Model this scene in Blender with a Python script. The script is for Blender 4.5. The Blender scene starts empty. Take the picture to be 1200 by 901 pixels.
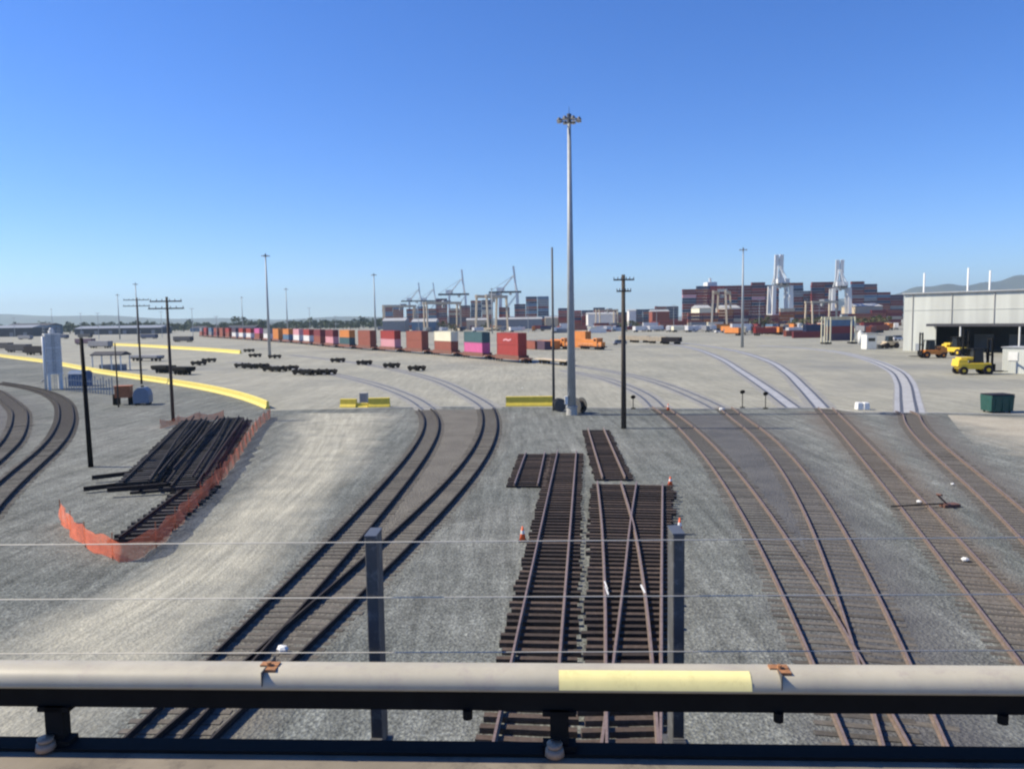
import bpy, math, random
from mathutils import Vector, Matrix
R = math.radians
random.seed(7)
scene = bpy.context.scene
col = scene.collection

# ------------------------------------------------------------------ camera, sky, sun, exposure
H = 11.0                                  # eye height above the yard
F, HZ, ROLL = 900.0, 373.0, R(0.9)        # focal length and horizon row in the photo's pixels (1200 x 901)
PITCH = math.atan((450.5 - HZ) / F)
cam = bpy.data.cameras.new('camera'); camo = bpy.data.objects.new('camera', cam); col.objects.link(camo)
cam.sensor_fit = 'HORIZONTAL'; cam.sensor_width = 36.0; cam.lens = 36.0 * F / 1200
cam.clip_start = 0.1; cam.clip_end = 40000
camo.matrix_world = Matrix.Translation((0, 0, H)) @ Matrix.Rotation(math.pi/2 - PITCH, 4, 'X') @ Matrix.Rotation(-ROLL, 4, 'Z')
scene.camera = camo

SUN_EL, SUN_AZ = R(43), R(6)              # sun on the left, 6 degrees beyond the picture plane
S = Vector((-math.cos(SUN_EL)*math.cos(SUN_AZ), math.cos(SUN_EL)*math.sin(SUN_AZ), math.sin(SUN_EL)))
w = bpy.data.worlds.new('World'); scene.world = w; w.use_nodes = True
nt = w.node_tree; bg = nt.nodes['Background']
sky = nt.nodes.new('ShaderNodeTexSky'); sky.sky_type = 'NISHITA'; sky.sun_disc = False
sky.sun_elevation = SUN_EL; sky.sun_rotation = math.atan2(S.x, S.y)
sky.altitude = 0; sky.air_density = 0.9; sky.dust_density = 0.0; sky.ozone_density = 4.0
hs = nt.nodes.new('ShaderNodeHueSaturation'); hs.inputs['Saturation'].default_value = 1.15; hs.inputs['Hue'].default_value = 0.508
tn = nt.nodes.new('ShaderNodeMix'); tn.data_type = 'RGBA'; tn.blend_type = 'MULTIPLY'; tn.inputs[0].default_value = 1.0; tn.inputs[7].default_value = (0.80, 0.95, 1.18, 1)
nt.links.new(sky.outputs[0], tn.inputs[6]); nt.links.new(tn.outputs[2], hs.inputs['Color']); nt.links.new(hs.outputs[0], bg.inputs[0]); bg.inputs[1].default_value = 0.103
sl = bpy.data.lights.new('sun', 'SUN'); sl.energy = 5.0; sl.angle = R(0.5); sl.color = (1.0, 0.90, 0.70)
so = bpy.data.objects.new('sun', sl); col.objects.link(so); so.rotation_euler = (-S).to_track_quat('-Z', 'Y').to_euler()
scene.view_settings.view_transform = 'Standard'; scene.view_settings.look = 'None'
scene.view_settings.exposure = 0.55; scene.view_settings.gamma = 1.0
scene.render.engine = 'CYCLES'; scene.cycles.filter_width = 2.3

def G(px, py, z=0.0):
    """photo pixel -> point on the horizontal plane z"""
    x = (px - 600)/F; y = -(py - 450.5)/F
    c, s = math.cos(ROLL), math.sin(ROLL); x, y = x*c + y*s, -x*s + y*c
    Y = math.cos(PITCH) + y*math.sin(PITCH); Z = -math.sin(PITCH) + y*math.cos(PITCH)
    t = (z - H)/Z
    return Vector((x*t, Y*t, z))
def proj(p):
    q = Matrix.Rotation(ROLL, 4, 'Z') @ (Matrix.Rotation(-(math.pi/2 - PITCH), 4, 'X') @ (Vector(p) - Vector((0, 0, H))))
    return 600 + F*q.x/-q.z, 450.5 - F*q.y/-q.z
def height(P, ytop):
    """height of an upright at ground point P whose top shows at photo row ytop"""
    lo, hi = 0.0, 120.0
    for _ in range(40):
        m = (lo + hi)/2
        if proj((P.x, P.y, m))[1] > ytop: lo = m
        else: hi = m
    return lo

# ------------------------------------------------------------------ materials
MATS = {}
def new_mat(name):
    m = bpy.data.materials.new(name); m.use_nodes = True
    return m, m.node_tree, m.node_tree.nodes['Principled BSDF']
def mat(name, c, rough=0.6, metal=0.0, var=0.25, scale=3.0, dirt=None, bump=0.0, spec=0.4, tone=0.0):
    """painted / plain surface with uneven tone and some dirt"""
    if name in MATS: return MATS[name]
    m, t, b = new_mat(name); N = t.nodes; L = t.links
    tc = N.new('ShaderNodeTexCoord'); oi = N.new('ShaderNodeObjectInfo')
    no = N.new('ShaderNodeTexNoise'); no.inputs['Scale'].default_value = scale; no.inputs['Detail'].default_value = 6; no.inputs['Roughness'].default_value = 0.65
    ad = N.new('ShaderNodeVectorMath'); ad.operation = 'ADD'; sc = N.new('ShaderNodeVectorMath'); sc.operation = 'SCALE'
    sc.inputs[0].default_value = (37, 91, 53); L.new(oi.outputs['Random'], sc.inputs['Scale'])
    L.new(tc.outputs['Object'], ad.inputs[0]); L.new(sc.outputs[0], ad.inputs[1]); L.new(ad.outputs[0], no.inputs['Vector'])
    mr = N.new('ShaderNodeMapRange'); mr.inputs[1].default_value = 0.25; mr.inputs[2].default_value = 0.75
    mr.inputs[3].default_value = 1 - var; mr.inputs[4].default_value = 1 + var; L.new(no.outputs[0], mr.inputs[0])
    mx = N.new('ShaderNodeVectorMath'); mx.operation = 'SCALE'; mx.inputs[0].default_value = c; L.new(mr.outputs[0], mx.inputs['Scale'])
    out = mx.outputs[0]
    if dirt:
        n2 = N.new('ShaderNodeTexNoise'); n2.inputs['Scale'].default_value = scale*2.3; n2.inputs['Detail'].default_value = 8; n2.inputs['Roughness'].default_value = 0.75
        L.new(ad.outputs[0], n2.inputs['Vector'])
        r2 = N.new('ShaderNodeMapRange'); r2.inputs[1].default_value = 0.52; r2.inputs[2].default_value = 0.72; L.new(n2.outputs[0], r2.inputs[0])
        mm = N.new('ShaderNodeMix'); mm.data_type = 'RGBA'; L.new(r2.outputs[0], mm.inputs[0]); L.new(out, mm.inputs[6]); mm.inputs[7].default_value = (*dirt, 1)
        out = mm.outputs[2]
    if tone:
        r3 = N.new('ShaderNodeMapRange'); r3.inputs[3].default_value = 1 - tone; r3.inputs[4].default_value = 1 + tone*1.2; L.new(oi.outputs['Random'], r3.inputs[0])
        v3 = N.new('ShaderNodeVectorMath'); v3.operation = 'SCALE'; L.new(out, v3.inputs[0]); L.new(r3.outputs[0], v3.inputs['Scale']); out = v3.outputs[0]
    L.new(out, b.inputs['Base Color']); b.inputs['Roughness'].default_value = rough; b.inputs['Metallic'].default_value = metal
    b.inputs['Specular IOR Level'].default_value = spec
    if bump:
        bp = N.new('ShaderNodeBump'); bp.inputs['Strength'].default_value = bump; bp.inputs['Distance'].default_value = 0.02
        L.new(no.outputs[0], bp.inputs['Height']); L.new(bp.outputs[0], b.inputs['Normal'])
    MATS[name] = m
    return m

def ground_nodes(t, base, alt, pebble=9.0, contrast=0.5, amp=1.0):
    """gravel colour and height in world space"""
    N, L = t.nodes, t.links
    g = N.new('ShaderNodeNewGeometry')
    def noise(scale, det=5, rough=0.6, vec=None):
        n = N.new('ShaderNodeTexNoise'); n.inputs['Scale'].default_value = scale; n.inputs['Detail'].default_value = det; n.inputs['Roughness'].default_value = rough
        L.new(vec or g.outputs['Position'], n.inputs['Vector']); return n.outputs[0]
    def rng(s, a, b_, c=0.0, d=1.0):
        if c > .5 and amp != 1.0: c, d = 1 + (c - 1)*amp, 1 + (d - 1)*amp
        r = N.new('ShaderNodeMapRange'); r.inputs[1].default_value = a; r.inputs[2].default_value = b_; r.inputs[3].default_value = c; r.inputs[4].default_value = d
        L.new(s, r.inputs[0]); return r.outputs[0]
    def mix(f, a, b_):
        m = N.new('ShaderNodeMix'); m.data_type = 'RGBA'; L.new(f, m.inputs[0])
        for s, i in ((a, 6), (b_, 7)):
            if isinstance(s, tuple): m.inputs[i].default_value = (*s, 1)
            else: L.new(s, m.inputs[i])
        return m.outputs[2]
    def scl(c, f):
        v = N.new('ShaderNodeVectorMath'); v.operation = 'SCALE'; L.new(c, v.inputs[0]); L.new(f, v.inputs['Scale']); return v.outputs[0]
    big = noise(0.045, 4, 0.6); mid = noise(0.5, 5, 0.65)
    c = mix(rng(big, 0.38, 0.64), base, alt)
    c = scl(c, rng(mid, 0.3, 0.7, 0.80, 1.20)); c = scl(c, rng(noise(2.4, 5, 0.7), 0.3, 0.7, 0.80, 1.20))
    mp = N.new('ShaderNodeMapping'); L.new(g.outputs['Position'], mp.inputs[0]); mp.inputs['Rotation'].default_value = (0, 0, R(-20)); mp.inputs['Scale'].default_value = (1.3, 0.09, 1)
    c = scl(c, rng(noise(1.0, 4, 0.6, mp.outputs[0]), 0.35, 0.68, 0.78, 1.20))
    m2 = N.new('ShaderNodeMapping'); L.new(g.outputs['Position'], m2.inputs[0]); m2.inputs['Rotation'].default_value = (0, 0, R(8)); m2.inputs['Scale'].default_value = (2.6, 0.14, 1)
    c = scl(c, rng(noise(1.0, 3, 0.55, m2.outputs[0]), 0.3, 0.7, 0.84, 1.16))
    c = scl(c, rng(noise(0.16, 5, 0.7), 0.56, 0.75, 1.0, 0.72))
    vo = N.new('ShaderNodeTexVoronoi'); vo.inputs['Scale'].default_value = pebble; L.new(g.outputs['Position'], vo.inputs['Vector'])
    fine = noise(pebble*0.8, 4, 0.75)
    c = scl(c, rng(fine, 0.3, 0.7, 1 - contrast, 1 + contrast))
    vs = N.new('ShaderNodeSeparateColor'); L.new(vo.outputs['Color'], vs.inputs[0]); c = scl(c, rng(vs.outputs[0], 0, 1, 1 - contrast*.5, 1 + contrast*.5))
    hsum = N.new('ShaderNodeMath'); hsum.operation = 'ADD'; L.new(vo.outputs['Distance'], hsum.inputs[0]); L.new(fine, hsum.inputs[1])
    return c, hsum.outputs[0], noise, rng, mix, scl

GR_A, GR_B = (0.136, 0.146, 0.136), (0.192, 0.198, 0.182)
def gravel_mat(name, base=GR_A, alt=GR_B, own=None, own2=None, bump=0.7, contrast=0.5, stain=None, lanes=False, soft=0.6):
    """gravel; with own= a second surface that fades out towards the sheet's long edges (UV v)"""
    m, t, b = new_mat(name); N, L = t.nodes, t.links
    c, h, noise, rng, mix, scl = ground_nodes(t, base, alt, contrast=contrast)
    if own:
        c2 = mix(rng(noise(0.35, 5, 0.65), 0.35, 0.65), own, own2 or own)
        c2 = scl(c2, rng(noise(6.0, 4, 0.75), 0.3, 0.7, 0.72, 1.28))
        uv = N.new('ShaderNodeUVMap'); uv.uv_map = 'UVMap'; sx = N.new('ShaderNodeSeparateXYZ'); L.new(uv.outputs[0], sx.inputs[0])
        if lanes:
            cb = N.new('ShaderNodeCombineXYZ'); 
            mu = N.new('ShaderNodeMath'); mu.operation = 'MULTIPLY'; mu.inputs[1].default_value = 22; L.new(sx.outputs[1], mu.inputs[0]); L.new(mu.outputs[0], cb.inputs[1])
            mu2 = N.new('ShaderNodeMath'); mu2.operation = 'MULTIPLY'; mu2.inputs[1].default_value = 2.2; L.new(sx.outputs[0], mu2.inputs[0]); L.new(mu2.outputs[0], cb.inputs[0])
            c2 = scl(c2, rng(noise(1.0, 4, 0.6, cb.outputs[0]), 0.35, 0.65, 0.80, 1.16))
        om = N.new('ShaderNodeMath'); om.operation = 'SUBTRACT'; om.inputs[0].default_value = 1; L.new(sx.outputs[1], om.inputs[1])
        mn = N.new('ShaderNodeMath'); mn.operation = 'MINIMUM'; L.new(sx.outputs[1], mn.inputs[0]); L.new(om.outputs[0], mn.inputs[1])
        ad = N.new('ShaderNodeMath'); ad.operation = 'MULTIPLY_ADD'; L.new(noise(0.33, 6, 0.7), ad.inputs[0]); ad.inputs[1].default_value = soft; L.new(mn.outputs[0], ad.inputs[2])
        c = mix(rng(ad.outputs[0], soft*0.5, soft*0.5 + 0.34), c, c2)
    L.new(c, b.inputs['Base Color']); b.inputs['Roughness'].default_value = 0.95; b.inputs['Specular IOR Level'].default_value = 0.15
    bp = N.new('ShaderNodeBump'); bp.inputs['Strength'].default_value = bump; bp.inputs['Distance'].default_value = 0.06
    L.new(h, bp.inputs['Height']); L.new(bp.outputs[0], b.inputs['Normal'])
    MATS[name] = m
    return m

def pavement_mat():
    m, t, b = new_mat('yard concrete'); N, L = t.nodes, t.links
    c, h, noise, rng, mix, scl = ground_nodes(t, (0.262, 0.258, 0.214), (0.325, 0.313, 0.255), pebble=3.0, contrast=0.12, amp=.5)
    c = mix(rng(noise(0.02, 4, 0.6), 0.52, 0.70), c, (0.200, 0.203, 0.188))
    g = N.new('ShaderNodeNewGeometry'); mp = N.new('ShaderNodeMapping'); L.new(g.outputs['Position'], mp.inputs[0])
    mp.inputs['Rotation'].default_value = (0, 0, R(28)); mp.inputs['Scale'].default_value = (0.16, 0.008, 1)
    c = scl(c, rng(noise(1.0, 5, 0.65, mp.outputs[0]), 0.3, 0.7, 0.84, 1.16))
    c = mix(rng(noise(0.6, 7, 0.7), 0.62, 0.76, 0, 0.45), c, (0.10, 0.10, 0.10))
    L.new(c, b.inputs['Base Color']); b.inputs['Roughness'].default_value = 0.85; b.inputs['Specular IOR Level'].default_value = 0.2
    return m

M_ = dict(
    rail=mat('rusty rail steel', (0.150, 0.112, 0.088), 0.7, 0.0, 0.35, 4, (0.18, 0.12, 0.085)),
    railtop=mat('worn rail head', (0.30, 0.215, 0.175), 0.45, 0.4, 0.3, 3, (0.16, 0.09, 0.06)),
    railtop2=mat('dull rail head', (0.040, 0.034, 0.032), 0.75, 0.0, 0.3, 3, spec=.2),
    raildark=mat('dark rail steel', (0.022, 0.018, 0.018), 0.7, 0.0, 0.3, 4, spec=.2),
    railgroove=mat('rail set in concrete', (0.10, 0.098, 0.10), 0.5, 0.2, 0.3, 2),
    tie=mat('creosoted timber', (0.056, 0.039, 0.029), 0.85, 0, 0.45, 5, (0.085, 0.07, 0.058), 0.4, tone=.5),
    tieold=mat('dusty old timber', (0.100, 0.089, 0.075), 0.9, 0, 0.4, 5, (0.14, 0.13, 0.115), 0.4, tone=.3),
    tieblack=mat('black tarred timber', (0.048, 0.045, 0.044), 0.85, 0, 0.4, 5, (0.11, 0.10, 0.09), 0.4, tone=.55),
    galv=mat('galvanised steel', (0.36, 0.38, 0.39), 0.55, 0.15, 0.12, 1.2, (0.30, 0.32, 0.33)),
    lampgrey=mat('lamp housing grey', (0.10, 0.11, 0.13), 0.5, 0.2, 0.15),
    lens=mat('lamp glass', (0.55, 0.57, 0.60), 0.2, 0, 0.05),
    wood=mat('weathered pole timber', (0.060, 0.048, 0.040), 0.85, 0, 0.35, 4, (0.10, 0.085, 0.07)),
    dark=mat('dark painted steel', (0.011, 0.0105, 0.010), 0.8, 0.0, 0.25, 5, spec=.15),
    black=mat('black rubber', (0.012, 0.008, 0.013), 0.8, 0, 0.2),
    white=mat('dirty white paint', (0.72, 0.72, 0.69), 0.5, 0, 0.1, 2, (0.5, 0.48, 0.44)),
    cream=mat('cream paint', (0.70, 0.66, 0.47), 0.55, 0, 0.1, 2, (0.55, 0.5, 0.38)),
    concrete=mat('pale concrete', (0.40, 0.39, 0.36), 0.85, 0, 0.18, 2, (0.28, 0.27, 0.25), 0.2),
    embed=mat('track lane concrete', (0.34, 0.345, 0.36), 0.75, 0, 0.2, 0.6, (0.24, 0.24, 0.24)),
    embedwide=mat('broad lane concrete', (0.36, 0.36, 0.355), 0.75, 0, 0.2, 0.6, (0.27, 0.27, 0.27)),
    embedfaint=mat('worn lane concrete', (0.255, 0.248, 0.222), 0.8, 0, 0.2, 0.6, (0.21, 0.205, 0.19)),
    yellow=mat('yellow safety paint', (0.66, 0.51, 0.060), 0.6, 0, 0.14, 2, (0.50, 0.40, 0.09)),
    paleyellow=mat('faded yellow paint', (0.70, 0.57, 0.13), 0.6, 0, 0.14, 2, (0.5, 0.43, 0.2)),
    machine=mat('yellow machine paint', (0.72, 0.50, 0.035), 0.4, 0, 0.1, 2, (0.45, 0.32, 0.05)),
    orange=mat('orange machine paint', (0.66, 0.23, 0.035), 0.45, 0, 0.12, 2, (0.42, 0.17, 0.05)),
    towergrey=mat('tower grey paint', (0.60, 0.58, 0.54), 0.6, 0, 0.15, 1.2, (0.28, 0.28, 0.28)),
    greybox=mat('grey painted steel', (0.25, 0.27, 0.30), 0.55, 0, 0.15, 2),
    bluebox=mat('blue grey painted steel', (0.16, 0.20, 0.26), 0.55, 0, 0.15, 2),
    blue=mat('blue tarpaulin', (0.055, 0.11, 0.22), 0.7, 0, 0.25, 2),
    green=mat('dark green skip paint', (0.018, 0.075, 0.060), 0.5, 0, 0.2, 2, (0.05, 0.06, 0.05)),
    glass=mat('dark cab glass', (0.02, 0.025, 0.03), 0.1, 0, 0.05),
    wellrust=mat('dull brown wagon paint', (0.20, 0.085, 0.060), 0.7, 0.0, 0.25, 1, (0.14, 0.08, 0.06)),
    clamprust=mat('rusted clamp', (0.33, 0.155, 0.07), 0.8, 0, 0.4, 30, (0.16, 0.08, 0.045)),
    leverrust=mat('rusted lever', (0.13, 0.065, 0.05), 0.8, 0, 0.3, 6),
    rust=mat('rusty orange steel', (0.36, 0.13, 0.055), 0.7, 0.1, 0.3, 3, (0.22, 0.08, 0.04)),
    cone=mat('traffic cone orange', (0.75, 0.13, 0.04), 0.5, 0, 0.08),
    maroon=mat('maroon container paint', (0.19, 0.034, 0.040), 0.6, 0, 0.2, 0.5),
    red=mat('red container paint', (0.33, 0.042, 0.034), 0.55, 0, 0.12, 0.6, (0.30, 0.05, 0.04)),
    brown=mat('red brown container paint', (0.28, 0.085, 0.056), 0.6, 0, 0.12, 0.6, (0.25, 0.09, 0.06)),
    pink=mat('magenta container paint', (0.56, 0.115, 0.275), 0.55, 0, 0.1, 0.6),
    palepink=mat('faded pink container paint', (0.62, 0.30, 0.33), 0.6, 0, 0.12, 0.6),
    teal=mat('dark teal container paint', (0.050, 0.105, 0.115), 0.55, 0, 0.12, 0.6),
    navy=mat('navy container paint', (0.030, 0.042, 0.095), 0.55, 0, 0.2, 0.6),
    purple=mat('dull purple container paint', (0.090, 0.055, 0.085), 0.6, 0, 0.2, 0.6),
    corange=mat('orange container paint', (0.60, 0.215, 0.050), 0.55, 0, 0.12, 0.6, (0.42, 0.16, 0.05)),
    ccream=mat('cream container paint', (0.72, 0.68, 0.52), 0.55, 0, 0.08, 0.6),
    cwhite=mat('white container paint', (0.70, 0.68, 0.66), 0.55, 0, 0.1, 0.6),
    cgrey=mat('grey container paint', (0.22, 0.22, 0.235), 0.55, 0, 0.15, 0.6),
    cblue=mat('slate blue container paint', (0.10, 0.17, 0.26), 0.55, 0, 0.15, 0.6),
    craneblue=mat('pale crane paint', (0.50, 0.53, 0.55), 0.5, 0, 0.1, 0.1),
    beige=mat('beige gondola paint', (0.50, 0.42, 0.31), 0.7, 0, 0.15, 1),
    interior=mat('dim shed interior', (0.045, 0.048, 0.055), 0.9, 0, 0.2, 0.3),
    roofdark=mat('dark roofing', (0.055, 0.055, 0.065), 0.85, 0, 0.2, 0.5),
    roofpale=mat('pale roofing', (0.36, 0.37, 0.38), 0.8, 0, 0.15, 0.2),
    cover=mat('grey plastic rail cover', (0.43, 0.395, 0.310), 0.5, 0, 0.14, 2.5, (0.36, 0.31, 0.27)),
    sticker=mat('yellow warning strip', (0.86, 0.76, 0.34), 0.55, 0, 0.08, 5, (0.70, 0.60, 0.26)),
    clay=mat('brown insulator', (0.34, 0.235, 0.165), 0.5, 0, 0.2, 6, (0.2, 0.14, 0.1)),
    deck=mat('stained concrete deck', (0.21, 0.18, 0.14), 0.9, 0, 0.3, 1.5, (0.09, 0.075, 0.065), 0.3),
    wire=mat('steel wire', (0.52, 0.50, 0.45), 0.6, 0.0, 0.1),
    postdark=mat('weathered grey post', (0.085, 0.085, 0.085), 0.6, 0.1, 0.2, 4, (0.22, 0.22, 0.22)),
    stone=mat('white stone', (0.75, 0.74, 0.70), 0.8, 0, 0.1, 5),
    bark=mat('tree bark', (0.06, 0.045, 0.035), 0.9, 0, 0.3, 2),
    leaf=mat('dark foliage', (0.040, 0.062, 0.030), 0.8, 0, 0.5, 0.4, (0.07, 0.085, 0.04)),
    leaf2=mat('olive foliage', (0.095, 0.105, 0.040), 0.8, 0, 0.4, 0.4, (0.14, 0.14, 0.06)),
    hill=mat('scrub hillside', (0.075, 0.085, 0.055), 0.95, 0, 0.4, 0.002, (0.13, 0.12, 0.08)),
)
def wall_mat():
    m, t, b = new_mat('ribbed pale green cladding'); N, L = t.nodes, t.links
    tc = N.new('ShaderNodeTexCoord'); wv = N.new('ShaderNodeTexWave'); wv.inputs['Scale'].default_value = 0.9; wv.inputs['Distortion'].default_value = 0.4
    L.new(tc.outputs['Object'], wv.inputs[0])
    mp = N.new('ShaderNodeMapping'); mp.inputs['Scale'].default_value = (0.5, 0.5, 0.04); L.new(tc.outputs['Object'], mp.inputs[0])
    no = N.new('ShaderNodeTexNoise'); no.inputs['Scale'].default_value = 1.0; no.inputs['Detail'].default_value = 5; L.new(mp.outputs[0], no.inputs['Vector'])
    mr = N.new('ShaderNodeMapRange'); mr.inputs[1].default_value = .3; mr.inputs[2].default_value = .7; mr.inputs[3].default_value = .86; mr.inputs[4].default_value = 1.08; L.new(no.outputs[0], mr.inputs[0])
    v = N.new('ShaderNodeVectorMath'); v.operation = 'SCALE'; v.inputs[0].default_value = (0.50, 0.515, 0.475); L.new(mr.outputs[0], v.inputs['Scale'])
    L.new(v.outputs[0], b.inputs['Base Color']); b.inputs['Roughness'].default_value = 0.6
    bp = N.new('ShaderNodeBump'); bp.inputs['Strength'].default_value = .35; bp.inputs['Distance'].default_value = .05; L.new(wv.outputs[0], bp.inputs['Height']); L.new(bp.outputs[0], b.inputs['Normal'])
    return m
M_['clad'] = wall_mat()
def net_mat():
    """orange plastic mesh: an open grid of strands"""
    m, t, b = new_mat('orange safety netting'); N, L = t.nodes, t.links
    uv = N.new('ShaderNodeUVMap'); uv.uv_map = 'UVMap'
    no = N.new('ShaderNodeTexNoise'); no.inputs['Scale'].default_value = 1.2; no.inputs['Detail'].default_value = 5; L.new(uv.outputs[0], no.inputs['Vector'])
    br = N.new('ShaderNodeTexBrick'); L.new(uv.outputs[0], br.inputs[0]); br.offset = 0.5
    br.inputs['Color1'].default_value = (0, 0, 0, 1); br.inputs['Color2'].default_value = (0, 0, 0, 1); br.inputs['Mortar'].default_value = (1, 1, 1, 1)
    br.inputs['Scale'].default_value = 1.0; br.inputs['Mortar Size'].default_value = 0.0135; br.inputs['Mortar Smooth'].default_value = 0.0; br.inputs['Brick Width'].default_value = 0.085; br.inputs['Row Height'].default_value = 0.06
    rp = N.new('ShaderNodeMapRange'); rp.inputs[1].default_value = .3; rp.inputs[2].default_value = .7; rp.inputs[3].default_value = .75; rp.inputs[4].default_value = 1.2; L.new(no.outputs[0], rp.inputs[0])
    v = N.new('ShaderNodeVectorMath'); v.operation = 'SCALE'; v.inputs[0].default_value = (0.90, 0.20, 0.085); L.new(rp.outputs[0], v.inputs['Scale']); L.new(v.outputs[0], b.inputs['Base Color'])
    L.new(br.outputs['Color'], b.inputs['Alpha']); b.inputs['Roughness'].default_value = 0.6
    tr = N.new('ShaderNodeBsdfTranslucent'); L.new(v.outputs[0], tr.inputs[0])
    return m
M_['net'] = net_mat()

# ------------------------------------------------------------------ mesh tools
class MB:
    def __init__(s): s.v, s.f, s.m, s.uv = [], [], [], {}
    def add(s, vs, fs, mi=0):
        o = len(s.v); s.v += [tuple(x) for x in vs]
        for f in fs: s.f.append(tuple(i + o for i in f)); s.m.append(mi)
    def box(s, c, d, rz=0.0, mi=0, top=(1, 1), rot=None):
        hx, hy, hz = d[0]/2, d[1]/2, d[2]/2; tx, ty = top
        vs = [(-hx,-hy,-hz),(hx,-hy,-hz),(hx,hy,-hz),(-hx,hy,-hz),(-hx*tx,-hy*ty,hz),(hx*tx,-hy*ty,hz),(hx*tx,hy*ty,hz),(-hx*tx,hy*ty,hz)]
        Q = rot if rot else Matrix.Rotation(rz, 3, 'Z')
        s.add([Vector(c) + Q @ Vector(v) for v in vs], [(0,3,2,1),(4,5,6,7),(0,1,5,4),(1,2,6,5),(2,3,7,6),(3,0,4,7)], mi); return s
    def cyl(s, p, q, r, r2=None, n=12, mi=0, cap=True):
        p, q = Vector(p), Vector(q); r2 = r if r2 is None else r2
        d = (q - p).normalized(); a = d.orthogonal().normalized(); b = d.cross(a)
        vs = [p + (a*math.cos(2*math.pi*i/n) + b*math.sin(2*math.pi*i/n))*r for i in range(n)] + [q + (a*math.cos(2*math.pi*i/n) + b*math.sin(2*math.pi*i/n))*r2 for i in range(n)]
        fs = [(i, (i+1) % n, n + (i+1) % n, n + i) for i in range(n)]
        if cap: fs += [tuple(reversed(range(n))), tuple(range(n, 2*n))]
        s.add(vs, fs, mi); return s
    def bar(s, p, q, w, h=None, mi=0):
        p, q = Vector(p), Vector(q); h = h or w; d = (q - p).normalized()
        up = Vector((0, 0, 1)) if abs(d.z) < 0.99 else Vector((0, 1, 0))
        a = d.cross(up).normalized(); b = a.cross(d)
        vs = [e + a*x*w/2 + b*y*h/2 for e in (p, q) for x, y in ((-1,-1),(1,-1),(1,1),(-1,1))]
        s.add(vs, [(0,3,2,1),(4,5,6,7),(0,1,5,4),(1,2,6,5),(2,3,7,6),(3,0,4,7)], mi); return s
    def sweep(s, path, prof, closed=True, caps=True, top=None):
        """profile (sideways to the right, up) carried along a path of points; faces listed in top get slot 1"""
        n = len(prof); vs = []
        for i, p in enumerate(path):
            a = path[max(i-1, 0)]; b = path[min(i+1, len(path)-1)]; t = (Vector(b) - Vector(a)); t.z = 0; t.normalize(); rt = Vector((t.y, -t.x, 0))
            vs += [Vector(p) + rt*u + Vector((0, 0, v)) for u, v in prof]
        o = len(s.v); s.v += [tuple(x) for x in vs]
        for i in range(len(path) - 1):
            for j in range(n if closed else n - 1):
                k = (j+1) % n
                s.f.append((o+i*n+j, o+i*n+k, o+(i+1)*n+k, o+(i+1)*n+j)); s.m.append(1 if top and j in top else 0)
        if closed and caps:
            s.f.append(tuple(o+j for j in reversed(range(n)))); s.m.append(0)
            s.f.append(tuple(o+(len(path)-1)*n+j for j in range(n))); s.m.append(0)
        return s
    def ring(s, c, R1, r, n=20, k=6, mi=0):
        c = Vector(c)
        vs = [c + Vector(((R1 + r*math.cos(b))*math.cos(a), (R1 + r*math.cos(b))*math.sin(a), r*math.sin(b))) for a in [2*math.pi*i/n for i in range(n)] for b in [2*math.pi*j/k for j in range(k)]]
        s.add(vs, [(i*k+j, ((i+1) % n)*k+j, ((i+1) % n)*k+(j+1) % k, i*k+(j+1) % k) for i in range(n) for j in range(k)], mi); return s
    def mesh(s, name, mats, smooth=False):
        me = bpy.data.meshes.new(name); me.from_pydata(s.v, [], s.f); me.update()
        for m in (mats if isinstance(mats, (list, tuple)) else [mats]): me.materials.append(M_[m] if isinstance(m, str) else m)
        me.polygons.foreach_set('material_index', s.m)
        if smooth: me.polygons.foreach_set('use_smooth', [True]*len(s.f))
        if s.uv:
            ul = me.uv_layers.new(name='UVMap')
            for lp in me.loops: ul.data[lp.index].uv = s.uv.get(lp.vertex_index, (0, 0))
        me.validate(); return me
    def build(s, name, mats, parent=None, smooth=False, bevel=0.0):
        o = bpy.data.objects.new(name, s.mesh(name, mats, smooth)); col.objects.link(o)
        if parent: o.parent = parent
        if bevel:
            b = o.modifiers.new('Bevel', 'BEVEL'); b.width = bevel; b.segments = 2; b.limit_method = 'ANGLE'
        return o
def tag(o, label, cat, group=None):
    o['label'] = label; o['category'] = cat
    if group: o['group'] = group
    return o
def thing(name, label, cat, loc=(0, 0, 0), rz=0.0, group=None):
    o = bpy.data.objects.new(name, None); col.objects.link(o); o.empty_display_size = .3
    o.location = loc; o.rotation_euler = (0, 0, rz); return tag(o, label, cat, group)
def dup(o, loc=None, rz=None, label=None, group=None, parent=None, scale=None):
    c = o.copy(); col.objects.link(c)
    if parent: c.parent = parent
    if loc is not None: c.location = loc
    if rz is not None: c.rotation_euler = (0, 0, rz)
    if scale: c.scale = (scale,)*3
    if label: c['label'] = label
    if group: c['group'] = group
    for ch in list(o.children): dup(ch, parent=c)
    return c
def struct(o, kind='structure'):
    o['kind'] = kind; return o
def spline(pts, step=1.5):
    pts = [Vector(p) if len(p) == 3 else Vector((p[0], p[1], 0)) for p in pts]; out = []
    P = [2*pts[0] - pts[1]] + pts + [2*pts[-1] - pts[-2]]
    for i in range(1, len(P) - 2):
        a, b, c, d = P[i-1:i+3]; n = max(2, int((c - b).length/step))
        for k in range(n):
            t = k/n; out.append(0.5*(2*b + (c - a)*t + (2*a - 5*b + 4*c - d)*t*t + (3*b - a - 3*c + d)*t**3))
    out.append(pts[-1]); return out
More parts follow.
